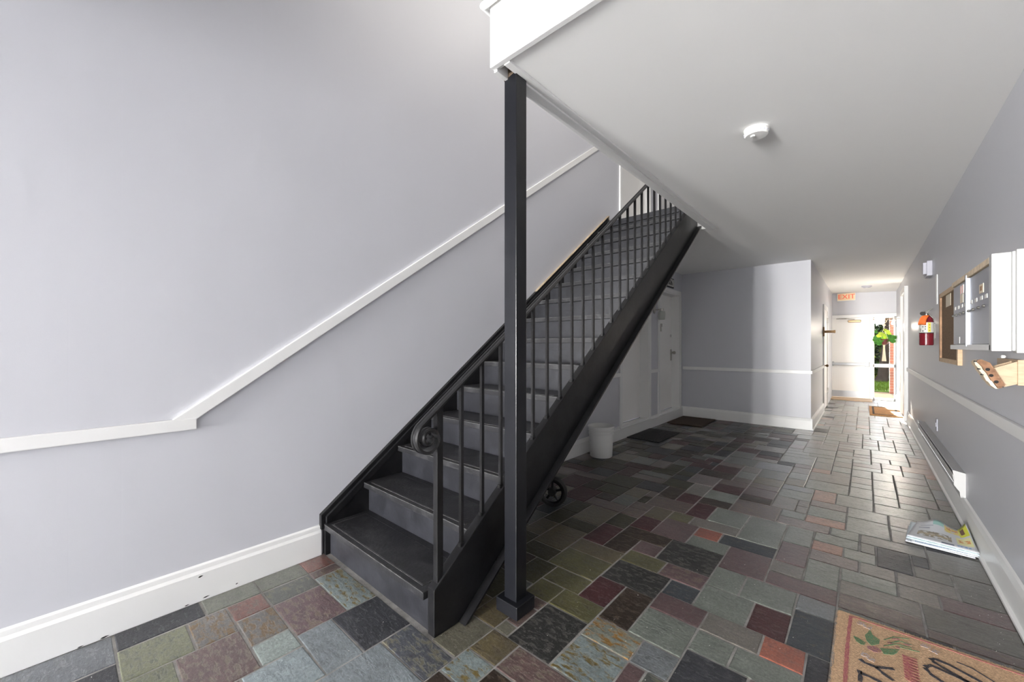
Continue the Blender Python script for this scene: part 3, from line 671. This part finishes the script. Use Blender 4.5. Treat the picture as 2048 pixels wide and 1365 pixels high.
b.build('woven_border', M['coirdark'], t)
t = thing('doormat', (.31, 11.0, 0), 'brown coir doormat in front of the exit side window', 'doormat')
mat_obj('', .07, .525, 10.3, 11.72, .02, None, '', .004).build('mat_body', M['coirexit'], t)
b = MB().box(.11, .485, 10.36, 10.42, .019, .023).box(.11, .485, 11.6, 11.66, .019, .023).box(.11, .14, 10.42, 11.6, .019, .023).box(.455, .485, 10.42, 11.6, .019, .023)
b.build('woven_border', M['coirdark'], t)

# free-standing wheel in the dark under the stairs
t = thing('cart_wheel', (-1.95, 2.70, 0), 'black spoked rubber wheel in the dark under the staircase', 'wheel')
R_ = Matrix.Rotation(math.radians(20), 4, 'Z'); cc = Vector((-1.95, 2.70, .124))
def rot_mb(m):
    m.v = [tuple(cc+R_ @ Vector(p)) for p in m.v]; return m
tyre = MB().lathe([(.098, -.03), (.112, -.032), (.122, -.02), (.124, 0), (.122, .02), (.112, .032), (.098, .03), (.092, 0), (.098, -.03)], (0, 0, 0), 36, 'y')
rot_mb(tyre).build('tyre', M['rubber'], t, smooth=True)
rot_mb(MB().lathe([(0, -.04), (.03, -.04), (.034, -.03), (.034, .03), (.03, .04), (0, .04)], (0, 0, 0), 20, 'y')).build('hub', M['rubber'], t, smooth=True)
rot_mb(MB().lathe([(.080, -.02), (.096, -.024), (.096, .024), (.080, .02), (.080, -.02)], (0, 0, 0), 30, 'y')).build('rim', M['blackpost'], t, smooth=True)
for k in range(5):
    a = 2*PI*k/5+.3
    rot_mb(MB().tube([(.03*math.cos(a), 0, .03*math.sin(a)), (.085*math.cos(a), 0, .085*math.sin(a))], .011, 6)).build('spoke', M['blackpost'], t)

# newspapers / flyers on the floor against the right baseboard
def paper_mat(name, base, patches):
    m, nt, b = nodes(name); L = nt.links.new; b.inputs['Roughness'].default_value = .45
    tcn = N(nt, 'TexCoord'); sp_ = N(nt, 'SeparateXYZ'); L(tcn.outputs['UV'], sp_.inputs[0])
    cur = None
    for (u0, u1, v0, v1, col, sc) in patches:
        def band(out, lo, hi):
            a = N(nt, 'Math', operation='GREATER_THAN'); a.inputs[1].default_value = lo; L(out, a.inputs[0])
            c_ = N(nt, 'Math', operation='LESS_THAN'); c_.inputs[1].default_value = hi; L(out, c_.inputs[0])
            d_ = N(nt, 'Math', operation='MULTIPLY'); L(a.outputs[0], d_.inputs[0]); L(c_.outputs[0], d_.inputs[1]); return d_.outputs[0]
        f_ = N(nt, 'Math', operation='MULTIPLY'); L(band(sp_.outputs[0], u0, u1), f_.inputs[0]); L(band(sp_.outputs[1], v0, v1), f_.inputs[1]); fo_ = f_.outputs[0]
        if sc:
            nz = N(nt, 'TexNoise', Scale=float(sc), Detail=2.0); L(tcn.outputs['UV'], nz.inputs['Vector'])
            rp = N(nt, 'ValToRGB'); rp.color_ramp.elements[0].position = .42; rp.color_ramp.elements[1].position = .5; L(nz.outputs[0], rp.inputs[0])
            g_ = N(nt, 'Math', operation='MULTIPLY'); L(fo_, g_.inputs[0]); L(rp.outputs[0], g_.inputs[1]); fo_ = g_.outputs[0]
        mx = N(nt, 'Mix', data_type='RGBA'); L(fo_, mx.inputs['Factor']); mx.inputs[7].default_value = (*col, 1)
        if cur is None: mx.inputs[6].default_value = (*base, 1)
        else: L(cur, mx.inputs[6])
        cur = mx.outputs[2]
    if cur: L(cur, b.inputs['Base Color'])
    else: b.inputs['Base Color'].default_value = (*base, 1)
    return m
def sheet(name, corners, zf, m, label, th, nu=18, nv=10):
    A, Bq, Cq, D = [Vector((*c_, 0)) for c_ in corners]     # A near-left, B near-right, C far-right, D far-left
    def fn(u, v):
        p = (A.lerp(Bq, u)).lerp(D.lerp(Cq, u), v); return (p.x, p.y, zf(u, v))
    g = grid_surface(fn, nu, nv); o = g.build(name, m)
    uv = o.data.uv_layers.new(name='uv'); 
    for lp in o.data.loops:
        i, j = divmod(lp.vertex_index, nv+1); uv.data[lp.index].uv = (i/nu, j/nv)
    for p in o.data.polygons: p.use_smooth = True
    solid(o, th, -1)
    tag(o, label, 'newspaper', 'flyers heaped against the right baseboard'); return o
lift = lambda u, v: .055*math.exp(-((u-.42)**2)/.05)*v**2*(1-.3*u)+(.07*max(0, u-.86)/.14*max(0, v-.1) if u > .86 else 0)
WH = (.60, .62, .65)
pm1 = paper_mat('flyer_grey', WH, [(.02, .9, .03, .09, (.2, .22, .26), 40), (.05, .8, .12, .2, (.45, .55, .6), 30)])
pm2 = paper_mat('flyer_teal', (.6, .7, .74), [(.03, .95, .05, .16, (.3, .45, .45), 16), (.3, .9, .2, .4, (.75, .78, .8), 12)])
pm3 = paper_mat('flyer_white', WH, [(.05, .9, .04, .1, (.15, .25, .4), 50), (.5, .95, .12, .2, (.5, .2, .2), 40)])
pm4 = paper_mat('flyer_top', WH, [(.12, .66, .22, .48, (.25, .22, .17), 13), (.12, .66, .3, .4, (.42, .35, .24), 20), (.5, .68, .06, .12, (.08, .1, .16), 0), (.1, .3, .62, .66, (.25, .28, .35), 0), (.12, .36, .74, .77, (.3, .33, .4), 0), (.35, .55, .8, .97, (.3, .5, .47), 0),
    (.56, .85, .66, .92, (.75, .6, .2), 9), (.6, .82, .78, .9, (.62, .3, .12), 10), (.83, .99, .58, .99, (.62, .64, .05), 0), (.86, .93, .68, .9, (.13, .06, .03), 0), (.74, .98, .2, .52, (.74, .72, .38), 0), (.77, .95, .3, .42, (.65, .3, .1), 12), (.72, .92, .08, .15, (.2, .35, .6), 30)])
sheet('newspaper', [(.205, 3.80), (.515, 3.77), (.535, 4.14), (.24, 4.15)], lambda u, v: .008+.1*lift(u, v), pm1, 'white flyer lying lowest in the heap on the slate by the baseboard', .004)
sheet('newspaper', [(.235, 3.79), (.53, 3.79), (.54, 4.17), (.25, 4.17)], lambda u, v: .014+.25*lift(u, v), pm3, 'white flyer second from the bottom of the heap by the right baseboard', .004)
sheet('newspaper', [(.21, 3.83), (.535, 3.80), (.545, 4.2), (.255, 4.19)], lambda u, v: .021+.5*lift(u, v), pm2, 'teal tinted flyer in the middle of the floor heap under the top sheet', .004)
sheet('newspaper', [(.215, 3.85), (.538, 3.815), (.528, 4.2), (.29, 4.2)], lambda u, v: .03+lift(u, v), pm4, 'curled colour flyer with yellow corner on top of the floor heap', .003)

# crumbs of plaster on the slate
b = MB(); rg = random.Random(21)
for k in range(110):
    x, y = (rg.uniform(-1.3, -.2), rg.uniform(1.4, 3.4)) if k < 70 else ((rg.uniform(.42, .53), rg.uniform(2.4, 3.4)) if k < 100 else (rg.uniform(-2.5, -1.6), rg.uniform(0, 1.1)))
    q = rg.uniform(.0008, .0022)
    b.add([(x-q, y, .002), (x+q*.8, y+q, .002), (x, y-q, .002), (x, y, .002+q)], [(0, 1, 3), (1, 2, 3), (2, 0, 3), (0, 2, 1)])
tag(b.build('plaster_crumbs', M['paper']), 'tiny white plaster crumbs scattered over the slate floor', 'crumbs', kind='stuff')

# electric baseboard heater
t = thing('baseboard_heater', (.52, 5.85, .15), 'white electric baseboard heater along the right wall above the baseboard', 'heater')
B(.545, XR, 4.5, 7.2, .19, .375).build('back_plate', M['appliance'], t)
MB().prism([(XR, .378), (.502, .392), (.499, .386), (XR, .37)], 'y', 4.5, 7.2).build('top_cover', M['appliance'], t)
MB().prism([(.506, .30), (.499, .355), (.503, .357), (.512, .30), (.530, .262), (.526, .258)], 'y', 4.5, 7.2).build('front_cover', M['appliance'], t)
b = MB()
for k in range(120): b.box(.512, .545, 4.55+k*.0219, 4.553+k*.0219, .275, .34)
o = b.build('fins', M['steelgrey'], t); o['kind'] = 'stuff'
B(.54, XR, 4.5, 7.2, .188, .21).build('bottom_rail', M['appliance'], t)
for y in (4.485, 7.2): MB().prism([(XR, .378), (.497, .394), (.506, .33), (.504, .285), (.506, .278), (.534, .235), (.537, .20), (XR, .195)], 'y', y, y+.015).build('end_cap', M['appliance'], t)

# outlet cover
t = thing('cover_plate', (XR, 6.08, .46), 'small lavender painted cover plate on the right wall above the heater', 'cover plate')
B(XR-.008, XR, 6.02, 6.12, .45, .575).build('plate', M['greyplastic'], t, bevel=.002)
B(XR-.014, XR-.008, 6.05, 6.09, .49, .535).build('socket', M['greyplastic'], t, bevel=.002)
# alarm box
t = thing('alarm_box', (XR, 6.62, 2.1), 'grey painted alarm box high on the right wall above the extinguisher', 'alarm')
B(XR-.045, XR, 6.45, 6.72, 2.13, 2.30).build('housing', M['greyplastic'], t, bevel=.006)
B(XR-.075, XR-.045, 6.45, 6.55, 2.15, 2.28).build('front_box', M['greyplastic'], t, bevel=.004)
B(XR-.03, XR, 6.75, 6.83, 2.18, 2.22).build('side_tab', M['greyplastic'], t)
t = tag(B(XR-.006, XR, 6.03, 6.13, 1.775, 2.085).build('paint_patch', M['trim']), 'white unpainted vertical strip on the right wall below the alarm box', 'wall patch')

# fire extinguisher
t = thing('fire_extinguisher', (.497, 6.2, 1.34), 'red fire extinguisher with an orange tag hanging on the right wall', 'fire extinguisher')
c = (.497, 6.2, 0); r0 = .056
MB().lathe([(0, 1.345), (.05, 1.345), (r0, 1.352), (r0, 1.60), (.050, 1.635), (.03, 1.66), (.018, 1.668), (0, 1.668)], c, 32).build('cylinder', M['red'], t, smooth=True)
la = MB().lathe([(r0+.0006, 1.482), (r0+.0006, 1.592)], c, 30, 'z', (PI, 2*PI)).build('label_band', M['labelgrey'], t, smooth=True)
MB().lathe([(r0+.0012, 1.487), (r0+.0012, 1.59)], c, 6, 'z', (4.83, 5.25)).build('yellow_panel', M['yellow'], la, smooth=True)
for a in (3.75, 4.15, 4.5):
    for k, z in enumerate((1.5, 1.52, 1.545, 1.57)):
        if (k+int(a*10)) % 3 == 0: continue
        MB().lathe([(r0+.0014, z-.005), (r0+.0014, z+.005)], c, 3, 'z', (a-.09, a+.09)).build('printed_mark', M['ink'], la)
for z in (1.505, 1.535, 1.565): MB().lathe([(r0+.0016, z-.004), (r0+.0016, z+.004)], c, 3, 'z', (5.0, 5.12)).build('printed_mark', M['red'], la)
MB().lathe([(r0+.0008, 1.474), (r0+.0008, 1.483)], c, 30, 'z', (PI, 2*PI)).build('dark_ring', M['ink'], t, smooth=True)
MB().lathe([(.018, 1.655), (.02, 1.67), (.016, 1.69), (.014, 1.70)], c, 16).build('valve_neck', M['nickel'], t, smooth=True)
MB().prism([(.465, 1.685), (.51, 1.692), (.512, 1.702), (.545, 1.742), (.538, 1.748), (.50, 1.722), (.468, 1.70)], 'y', 6.185, 6.215).build('lever', M['darknickel'], t, bevel=.002)
MB().prism([(.505, 1.69), (.518, 1.69), (.556, 1.635), (.553, 1.62), (.545, 1.62)], 'y', 6.183, 6.217).build('carry_handle', M['darknickel'], t, bevel=.002)
MB().tube([(.47, 6.17, 1.69), (.462, 6.155, 1.69)], .02, 14).build('gauge', M['nickel'], t, smooth=True)
def tg(u, v):
    k = math.sin(v*PI/2)
    return (.472+.043*u-.045*k*(1-.25*u)+.004*u, 6.118-.03*math.sin(PI*v)*(1-.5*u)-.012*v, 1.668-.015*(u-.4)**2-.103*(1-math.cos(v*PI/2)))
o = grid_surface(tg, 6, 10).build('orange_tag', M['orange'], t, smooth=True); solid(o, .0015)
B(.545, XR, 6.19, 6.21, 1.42, 1.58).build('bracket', M['darknickel'], t)

# mailboxes
MX = .478
t = thing('mailbox_unit', (.52, 3.65, 1.30), 'aluminium apartment mailbox unit in a white frame on the right wall', 'mailbox')
MB().box(MX+.01, XR, 3.06, 4.27, 1.335, 1.755).build('carcass', M['appliance'], t)
B(MX-.012, XR, 3.06, 4.30, 1.315, 1.347).build('bottom_ledge', M['trim'], t, bevel=.004)
B(MX-.012, XR, 3.09, 4.23, 1.755, 1.787).build('top_strip', M['tornwood'], t, bevel=.003)
MB().box(MX-.012, MX+.052, 3.035, 3.09, 1.313, 1.795).box(MX+.05, MX+.062, 3.018, 3.07, 1.315, 1.795).box(MX+.06, XR, 3.0, 3.06, 1.305, 1.80).build('side_casing', M['appliance'], t, bevel=.004)
for (y0, y1, near) in ((3.095, 3.672, True), (3.70, 4.225, False)):
    p = B(MX-.004, MX+.012, y0, y1, 1.35, 1.75).build('door_panel', M['alu'], t, bevel=.002)
    for yl in ((3.651, 3.515, 3.369, 3.24) if near else (4.21, 4.085, 3.945, 3.821)):
        MB().lathe([(0, -.009), (.006, -.009), (.008, -.004), (.008, .0)], (MX-.004, min(yl, y1-.012), 1.552), 14, 'x').build('lock', M['darknickel'], p, smooth=True)
        B(MX-.0145, MX-.0138, min(yl, y1-.012)-.002, min(yl, y1-.012)+.002, 1.545, 1.556).build('keyhole', M['ink'], p)
    for yl in ((3.585, 3.454, 3.314, 3.20) if near else (4.155, 4.027, 3.897, 3.777)):
        B(MX-.006, MX-.004, yl-.027, yl+.027, 1.59, 1.611).build('name_label', M['paper'], p)
    if near: 
        s_ = B(MX-.006, MX-.004, 3.26, 3.36, 1.627, 1.676).build('sticker', M['manila'], p)
        B(MX-.007, MX-.006, 3.285, 3.335, 1.64, 1.665).build('sticker_print', M['oldwood'], p)
    else:
        B(MX-.006, MX-.004, 3.845, 3.95, 1.621, 1.677).build('sticker', M['manila'], p)
        B(MX-.006, MX-.004, 3.83, 3.95, 1.68, 1.735).build('sticker', M['paper'], p)
        for y in (3.85, 3.915): B(MX-.007, MX-.006, y, y+.022, 1.682, 1.733).build('sticker_print', M['pinkpaper'], p)
        B(MX-.006, MX-.004, 3.97, 4.0, 1.356, 1.40).build('sticker', M['paper'], p)
B(MX-.016, MX+.012, 3.672, 3.70, 1.335, 1.775).build('divider', M['alu'], t, bevel=.003)

# cork board behind the mailboxes
t = thing('cork_board', (XR, 5.15, 1.19), 'brown cork notice board with wooden frame behind the mailbox unit', 'notice board')
B(XR-.012, XR, 4.64, 5.63, 1.21, 1.82).build('cork_panel', M['cork'], t)
MB().box(XR-.026, XR, 4.62, 4.68, 1.185, 1.84).build('frame_stile', M['rawwood'], t, bevel=.003)
MB().box(XR-.026, XR, 5.60, 5.655, 1.19, 1.84).build('frame_stile', M['oldwood'], t, bevel=.003)
MB().box(XR-.026, XR, 4.68, 5.60, 1.187, 1.225).build('frame_rail', M['rawwood'], t, bevel=.003)
MB().box(XR-.026, XR, 4.68, 5.60, 1.80, 1.84).build('frame_rail', M['rawwood'], t, bevel=.003)
tag(B(XR-.0145, XR-.0125, 5.06, 5.33, 1.69, 1.795).build('paper_note', M['manila']), 'cream paper note pinned to the top of the cork board', 'note')

# broken wooden letter rack
t = thing('letter_rack', (.53, 3.15, 1.13), 'broken pine letter rack with a leaning particle board front under the mailboxes', 'rack')
B(.545, XR, 3.02, 3.42, 1.15, 1.272).build('back_board', M['pine'], t, bevel=.002)
MB().prism([(.470, 1.23), (.563, 1.272), (.558, 1.171), (.507, 1.15)], 'y', 3.03, 3.05).build('side_panel', M['pine'], t, bevel=.001)
MB().prism([(.470, 1.23), (.563, 1.272), (.558, 1.171), (.507, 1.15)], 'y', 3.13, 3.145).build('side_panel', M['pine'], t, bevel=.001)
MB().prism([(.507, 1.15), (.558, 1.171), (.556, 1.16), (.503, 1.138)], 'y', 3.03, 3.14).build('bottom_board', M['pine'], t)
fr = [(.413, 1.262), (.418, 1.270), (.428, 1.273), (.456, 1.257), (.502, 1.152), (.498, 1.138), (.482, 1.133), (.474, 1.148), (.466, 1.165), (.459, 1.172), (.452, 1.19), (.446, 1.205), (.436, 1.222), (.432, 1.235), (.424, 1.248)]
p = MB().prism(fr, 'y', 2.995, 3.02).build('front_panel', M['particle'], t)
MB().prism([(x-.012 if k > 6 else x-.004, z-.004) for k, (x, z) in enumerate(fr)], 'y', 3.02, 3.11).build('torn_facing', M['tornwood'], p)
for (x, z) in ((.448, 1.224), (.459, 1.195), (.475, 1.165)):
    MB().tube([(x, 2.993, z), (x, 2.999, z)], .0075, 12).build('screw_hole', M['dark'], p)
for (x, z) in ((.41, 1.262), (.422, 1.225), (.432, 1.197), (.496, 1.141)):
    MB().tube([(x, 2.992, z), (x, 3.03, z)], .0035, 8).build('screw', M['ink'], p)
MB().lathe([(0, -.02), (.009, -.016), (.009, -.004), (.004, 0)], (.548, 3.25, 1.283), 10, 'x').build('plastic_peg', M['plastic'], t, smooth=True)

# smoke detector and vent on the ceiling
cz = zc(-.51)
t = thing('smoke_detector', (-.51, 2.88, cz), 'round white smoke detector on the ceiling above the hall', 'smoke detector')
MB().lathe([(.0, .002), (.070, .002), (.070, -.010), (.066, -.012), (.066, -.034), (.06, -.042), (.02, -.044), (0, -.044)], (-.51, 2.88, cz), 40).build('body', M['plastic'], t, smooth=True)
MB().lathe([(0, -.051), (.012, -.05), (.014, -.043)], (-.525, 2.86, cz), 16).build('test_button', M['plastic'], t, smooth=True)
b = MB()
for k in range(18):
    a = 2*PI*k/18; b.box(-.51+.0662*math.cos(a)-.003, -.51+.0662*math.cos(a)+.003, 2.88+.0662*math.sin(a)-.003, 2.88+.0662*math.sin(a)+.003, cz-.03, cz-.024)
b.build('vent_slots', M['greyplastic'], t)
cz = zc(.03)
t = thing('smoke_detector', (.03, 11.9, cz), 'small grey detector on the corridor ceiling near the exit sign', 'smoke detector')
MB().lathe([(0, .002), (.09, .002), (.088, -.02), (.06, -.04), (0, -.042)], (.03, 11.9, cz), 24).build('body', M['greyplastic'], t, smooth=True)
MB().lathe([(0, -.05), (.02, -.048), (.022, -.04)], (.03, 11.9, cz), 12).build('test_button', M['plastic'], t, smooth=True)

# exit sign
t = thing('exit_sign', (-.36, YE-.03, 2.59), 'cream exit sign with red letters above the far exit door', 'sign')
B(-.54, -.18, YE-.06, YE, 2.49, 2.685).build('housing', M['plastic'], t, bevel=.004)
B(-.53, -.19, YE-.064, YE-.06, 2.50, 2.675).build('face', M['exitface'], t)
text_mesh('letters', 'EXIT', .165, M['exitred'], t, (-.355, YE-.066, 2.588), (PI/2, 0, 0), .002)

# wall sconces
def sconce(root, x, y, z, dx, shade_m):
    MB().lathe([(0, 0), (.05, 0), (.05, .012), (.03, .022), (0, .024)], (0, 0, 0), 20, 'x')
    m = MB().lathe([(0, 0), (.055, 0), (.052, .014), (.03, .024), (0, .024)], (0, 0, 0), 22, 'x'); m.v = [(x+p[0]*dx, y+p[1], z+p[2]*1.1) for p in m.v]
    m.build('wall_plate', M['nickel'], root, smooth=True)
    MB().tube([(x+.01*dx, y, z), (x+.09*dx, y, z+.004), (x+.12*dx, y, z-.004)], .008, 8).build('arm', M['nickel'], root, smooth=True)
    MB().lathe([(0, .02), (.03, .018), (.034, -.02), (.03, -.03)], (x+.125*dx, y, z), 20).build('socket_cap', M['nickel'], root, smooth=True)
    o = MB().lathe([(.032, -.02), (.05, -.03), (.056, -.06), (.052, -.16), (.050, -.165), (.047, -.16)], (x+.125*dx, y, z), 24).build('glass_shade', shade_m, root, smooth=True)
t = thing('wall_sconce', (XL, 6.50, 1.93), 'nickel wall lamp with frosted shade between the two alcove doors', 'wall lamp')
sconce(t, XL, 6.50, 1.935, 1, M['frost'])
t = thing('wall_sconce', (XR, 11.5, 1.89), 'nickel wall lamp with clear shade on the right wall near the exit', 'wall lamp')
sconce(t, XR, 11.5, 1.905, -1, M['glass'])
MB().lathe([(0, .06), (.014, .058), (.016, .03), (.03, -.01), (.032, -.03), (.02, -.055), (0, -.062)], (XR-.125, 11.5, 1.835), 16).build('bulb', M['bulb'], t, smooth=True)
bl = bpy.data.lights.new('bulb_light', 'POINT'); bl.energy = 26; bl.color = (1, .9, .78); bl.shadow_soft_size = .06
bo = bpy.data.objects.new('bulb_light', bl); COL.objects.link(bo); bo.location = (XR-.125, 11.45, 1.735)

# hanging plant in the side window
t = thing('curtain_rod', (.35, 13.2, 1.98), 'thin wooden rod across the top of the exit side window', 'rod')
MB().tube([(.155, 13.2, 1.985), (.562, 13.2, 1.985)], .006, 8).build('rod', M['oldwood'], t, smooth=True)
for x in (.160, .545): MB().lathe([(.0, -.008), (.012, -.006), (.012, .006), (0, .008)], (x, 13.2, 1.985), 10, 'x').build('end_knob', M['oldwood'], t)
t = thing('hanging_plant', (.345, 13.2, 1.36), 'round leaved plant in a dark pot and cream macrame hanger in the side window', 'plant')
px, py = .345, 13.2
MB().lathe([(0, 1.365), (.05, 1.367), (.075, 1.40), (.088, 1.46), (.094, 1.50), (.086, 1.50), (.08, 1.47), (0, 1.47)], (px, py, 0), 24).build('pot', M['pot'], t, smooth=True)
MB().lathe([(0, 1.482), (.083, 1.482)], (px, py, 0), 20).build('soil', M['bark'], t)
b = MB()
for k in range(4):
    a = PI/4+k*PI/2; e = (px+.092*math.cos(a), py+.06*math.sin(a), 1.49); 
    b.tube([(px, py, 1.80), e], .004, 5)
    b.tube([e, (px+.05*math.cos(a+.7), py+.05*math.sin(a+.7), 1.38), (px, py, 1.345)], .004, 5)
    b.tube([e, (px+.05*math.cos(a-.7), py+.05*math.sin(a-.7), 1.38), (px, py, 1.345)], .004, 5)
b.build('cords', M['cord'], t)
b = MB()
for s_ in (-1, 1):
    b.tube([(px+s_*.07, py, 1.98), (px, py, 1.87), (px-s_*.03, py, 1.84), (px, py, 1.80)], .005, 5)
    b.tube([(px+s_*.02, py, 1.98), (px+s_*.045, py, 1.92), (px, py, 1.87)], .005, 5)
b.add([(px-.03, py, 1.85), (px, py-.006, 1.885), (px+.03, py, 1.85), (px, py+.006, 1.815)], [(0, 1, 2, 3)])
b.build('macrame_top', M['cord'], t)
MB().tube([(px, py, 1.36), (px, py, 1.33), (px, py, 1.31)], .018, 8).build('knot', M['cord'], t, smooth=True)
b = MB()
for k in range(16):
    a = 2*PI*k/16; b.tube([(px+.010*math.cos(a), py+.01*math.sin(a), 1.33), (px+.02*math.cos(a), py+.02*math.sin(a), 1.15), (px+.036*math.cos(a), py+.03*math.sin(a), .965)], .006, 5)
b.build('tassel', M['cord'], t)
rg = random.Random(4)
LV = [(-.13, 1.53, .075, 0), (.13, 1.50, .07, 0), (.07, 1.60, .055, 0), (-.14, 1.42, .05, 0), (-.09, 1.40, .055, 0), (.18, 1.55, .06, 0), (-.15, 1.68, .035, 0), (.0, 1.52, .05, 0), (.05, 1.54, .045, 1), (-.06, 1.63, .05, 1), (.06, 1.68, .05, 1), (-.02, 1.60, .05, 1), (.10, 1.63, .04, 1),
      (-.17, 1.48, .05, 0), (.16, 1.45, .05, 0), (-.05, 1.47, .045, 0), (.02, 1.72, .035, 1), (-.10, 1.58, .045, 1), (.12, 1.56, .05, 0), (.04, 1.47, .045, 0)]
for (dx, z, r_, lt) in LV:
    nrm = Vector((rg.uniform(-.5, .5), -1, rg.uniform(.1, .8))).normalized(); q = nrm.to_track_quat('Z', 'Y').to_matrix()
    c0 = Vector((px+dx*.95, py+rg.uniform(-.09, .04), z)); m = MB()
    vs = [c0+q @ Vector((0, 0, -.006))]+[c0+q @ Vector((r_*math.cos(2*PI*k/14), r_*math.sin(2*PI*k/14), .004*math.cos(4*PI*k/14))) for k in range(14)]
    m.add(vs, [(0, 1+k, 1+(k+1) % 14) for k in range(14)])
    m.tube([tuple(c0), ((c0.x+px)/2, (c0.y+py)/2, (z+1.5)/2-.01), (px, py, 1.48)], .003, 4, False)
    m.build('leaf', M['leaflight'] if lt else M['leaf'], t)

# ---------------------------------------------------------------- outside the exit
struct('ground', B(-40, 40, YE+.2, 60, -.12, -.06), M['concrete'])
struct('ground_entry', B(-40, 40, -40, YN-.2, -.12, -.06), M['paving'])
struct('path_1', B(-3, 3, YE+.2, 16.2, -.10, -.045), M['concrete'])
struct('lawn', B(-14, 14, 16.2, 40, -.10, -.02), M['lawn'])
for k, (y, z) in enumerate(((16.35, .0),)):
    pass
t = thing('brick_pillar', (.66, 16.0, -.05), 'red brick pillar outside the exit side window', 'pillar')
B(.545, .935, 15.81, 16.19, -.05, 3.2).build('mortar_core', M['mortar'], t)
b = MB(); rg = random.Random(6)
for row in range(40):
    z = -.045+row*.081; off = 0 if row % 2 else .1
    for side in range(2):
        for k in range(-1, 2):
            a0 = max(.535, .535+k*.2+off); a1 = min(.945, .535+k*.2+off+.19)
            if a1-a0 < .03: continue
            dz = rg.uniform(-.003, .003)
            if side == 0: b.box(a0, a1, 15.80+dz, 15.83, z, z+.068)
            else: b.box(.535+dz, .56, 15.8+(a0-.535)*.97, 15.8+(a1-.535)*.97, z, z+.068)
o = b.build('bricks', M['brick'], t); o['kind'] = 'stuff'
t = thing('tree', (.52, 20.4, -.05), 'dark tree trunk with sunlit leaves behind the exit window', 'tree')
MB().tube([(.42, 20.3, -.1), (.50, 20.4, .2), (.58, 20.4, 1.2), (.70, 20.5, 2.6), (.9, 20.6, 4.6), (1.0, 20.6, 6.2)], [.24, .16, .125, .12, .1, .07], 14).build('trunk', M['bark'], t, smooth=True)
def leaves(n, c0, rad, size, rg):
    m = MB()
    for k in range(n):
        while True:
            p = Vector((rg.uniform(-1, 1), rg.uniform(-1, 1), rg.uniform(-1, 1)))
            if p.length < 1: break
        p = Vector((c0[0]+p.x*rad[0], c0[1]+p.y*rad[1], c0[2]+p.z*rad[2]))
        q = Euler((rg.uniform(-1, 1), rg.uniform(-1, 1), rg.uniform(0, 6))).to_matrix(); s_ = size*rg.uniform(.6, 1.3)
        m.add([p+q @ Vector(v) for v in ((-s_, 0, 0), (0, -s_*.5, .1*s_), (s_, 0, 0), (0, s_*.5, .1*s_))], [(0, 1, 2, 3)])
    return m
rg = random.Random(9)
o = leaves(1500, (1.0, 21, 6.4), (2.6, 1.5, 1.2), .13, rg).build('foliage', M['shrublight'], t); o['kind'] = 'stuff'
t = thing('shrub', (.0, 21.5, -.05), 'leafy dark shrub beside the tree trunk outside the exit', 'shrub')
MB().tube([(-.2, 21.6, -.1), (-.1, 21.6, .8), (.1, 21.5, 1.5)], [.05, .04, .02], 6).build('stem', M['bark'], t)
m_ = leaves(5200, (.1, 21.5, .9), (1.5, .7, 1.3), .13, rg)
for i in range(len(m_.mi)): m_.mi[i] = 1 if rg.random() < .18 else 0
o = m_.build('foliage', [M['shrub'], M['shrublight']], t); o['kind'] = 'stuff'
b = MB()
for k in range(2600):
    x, y = rg.uniform(-1.0, 1.6), rg.uniform(16.3, 20.5); h_ = rg.uniform(.03, .09); dx = rg.uniform(-.03, .03)
    b.add([(x-.008, y, -.02), (x+.008, y, -.02), (x+dx, y+rg.uniform(-.02, .02), h_)], [(0, 1, 2)])
tag(b.build('grass', M['lawn']), 'short sunny grass on the lawn outside the exit', 'grass', kind='stuff')
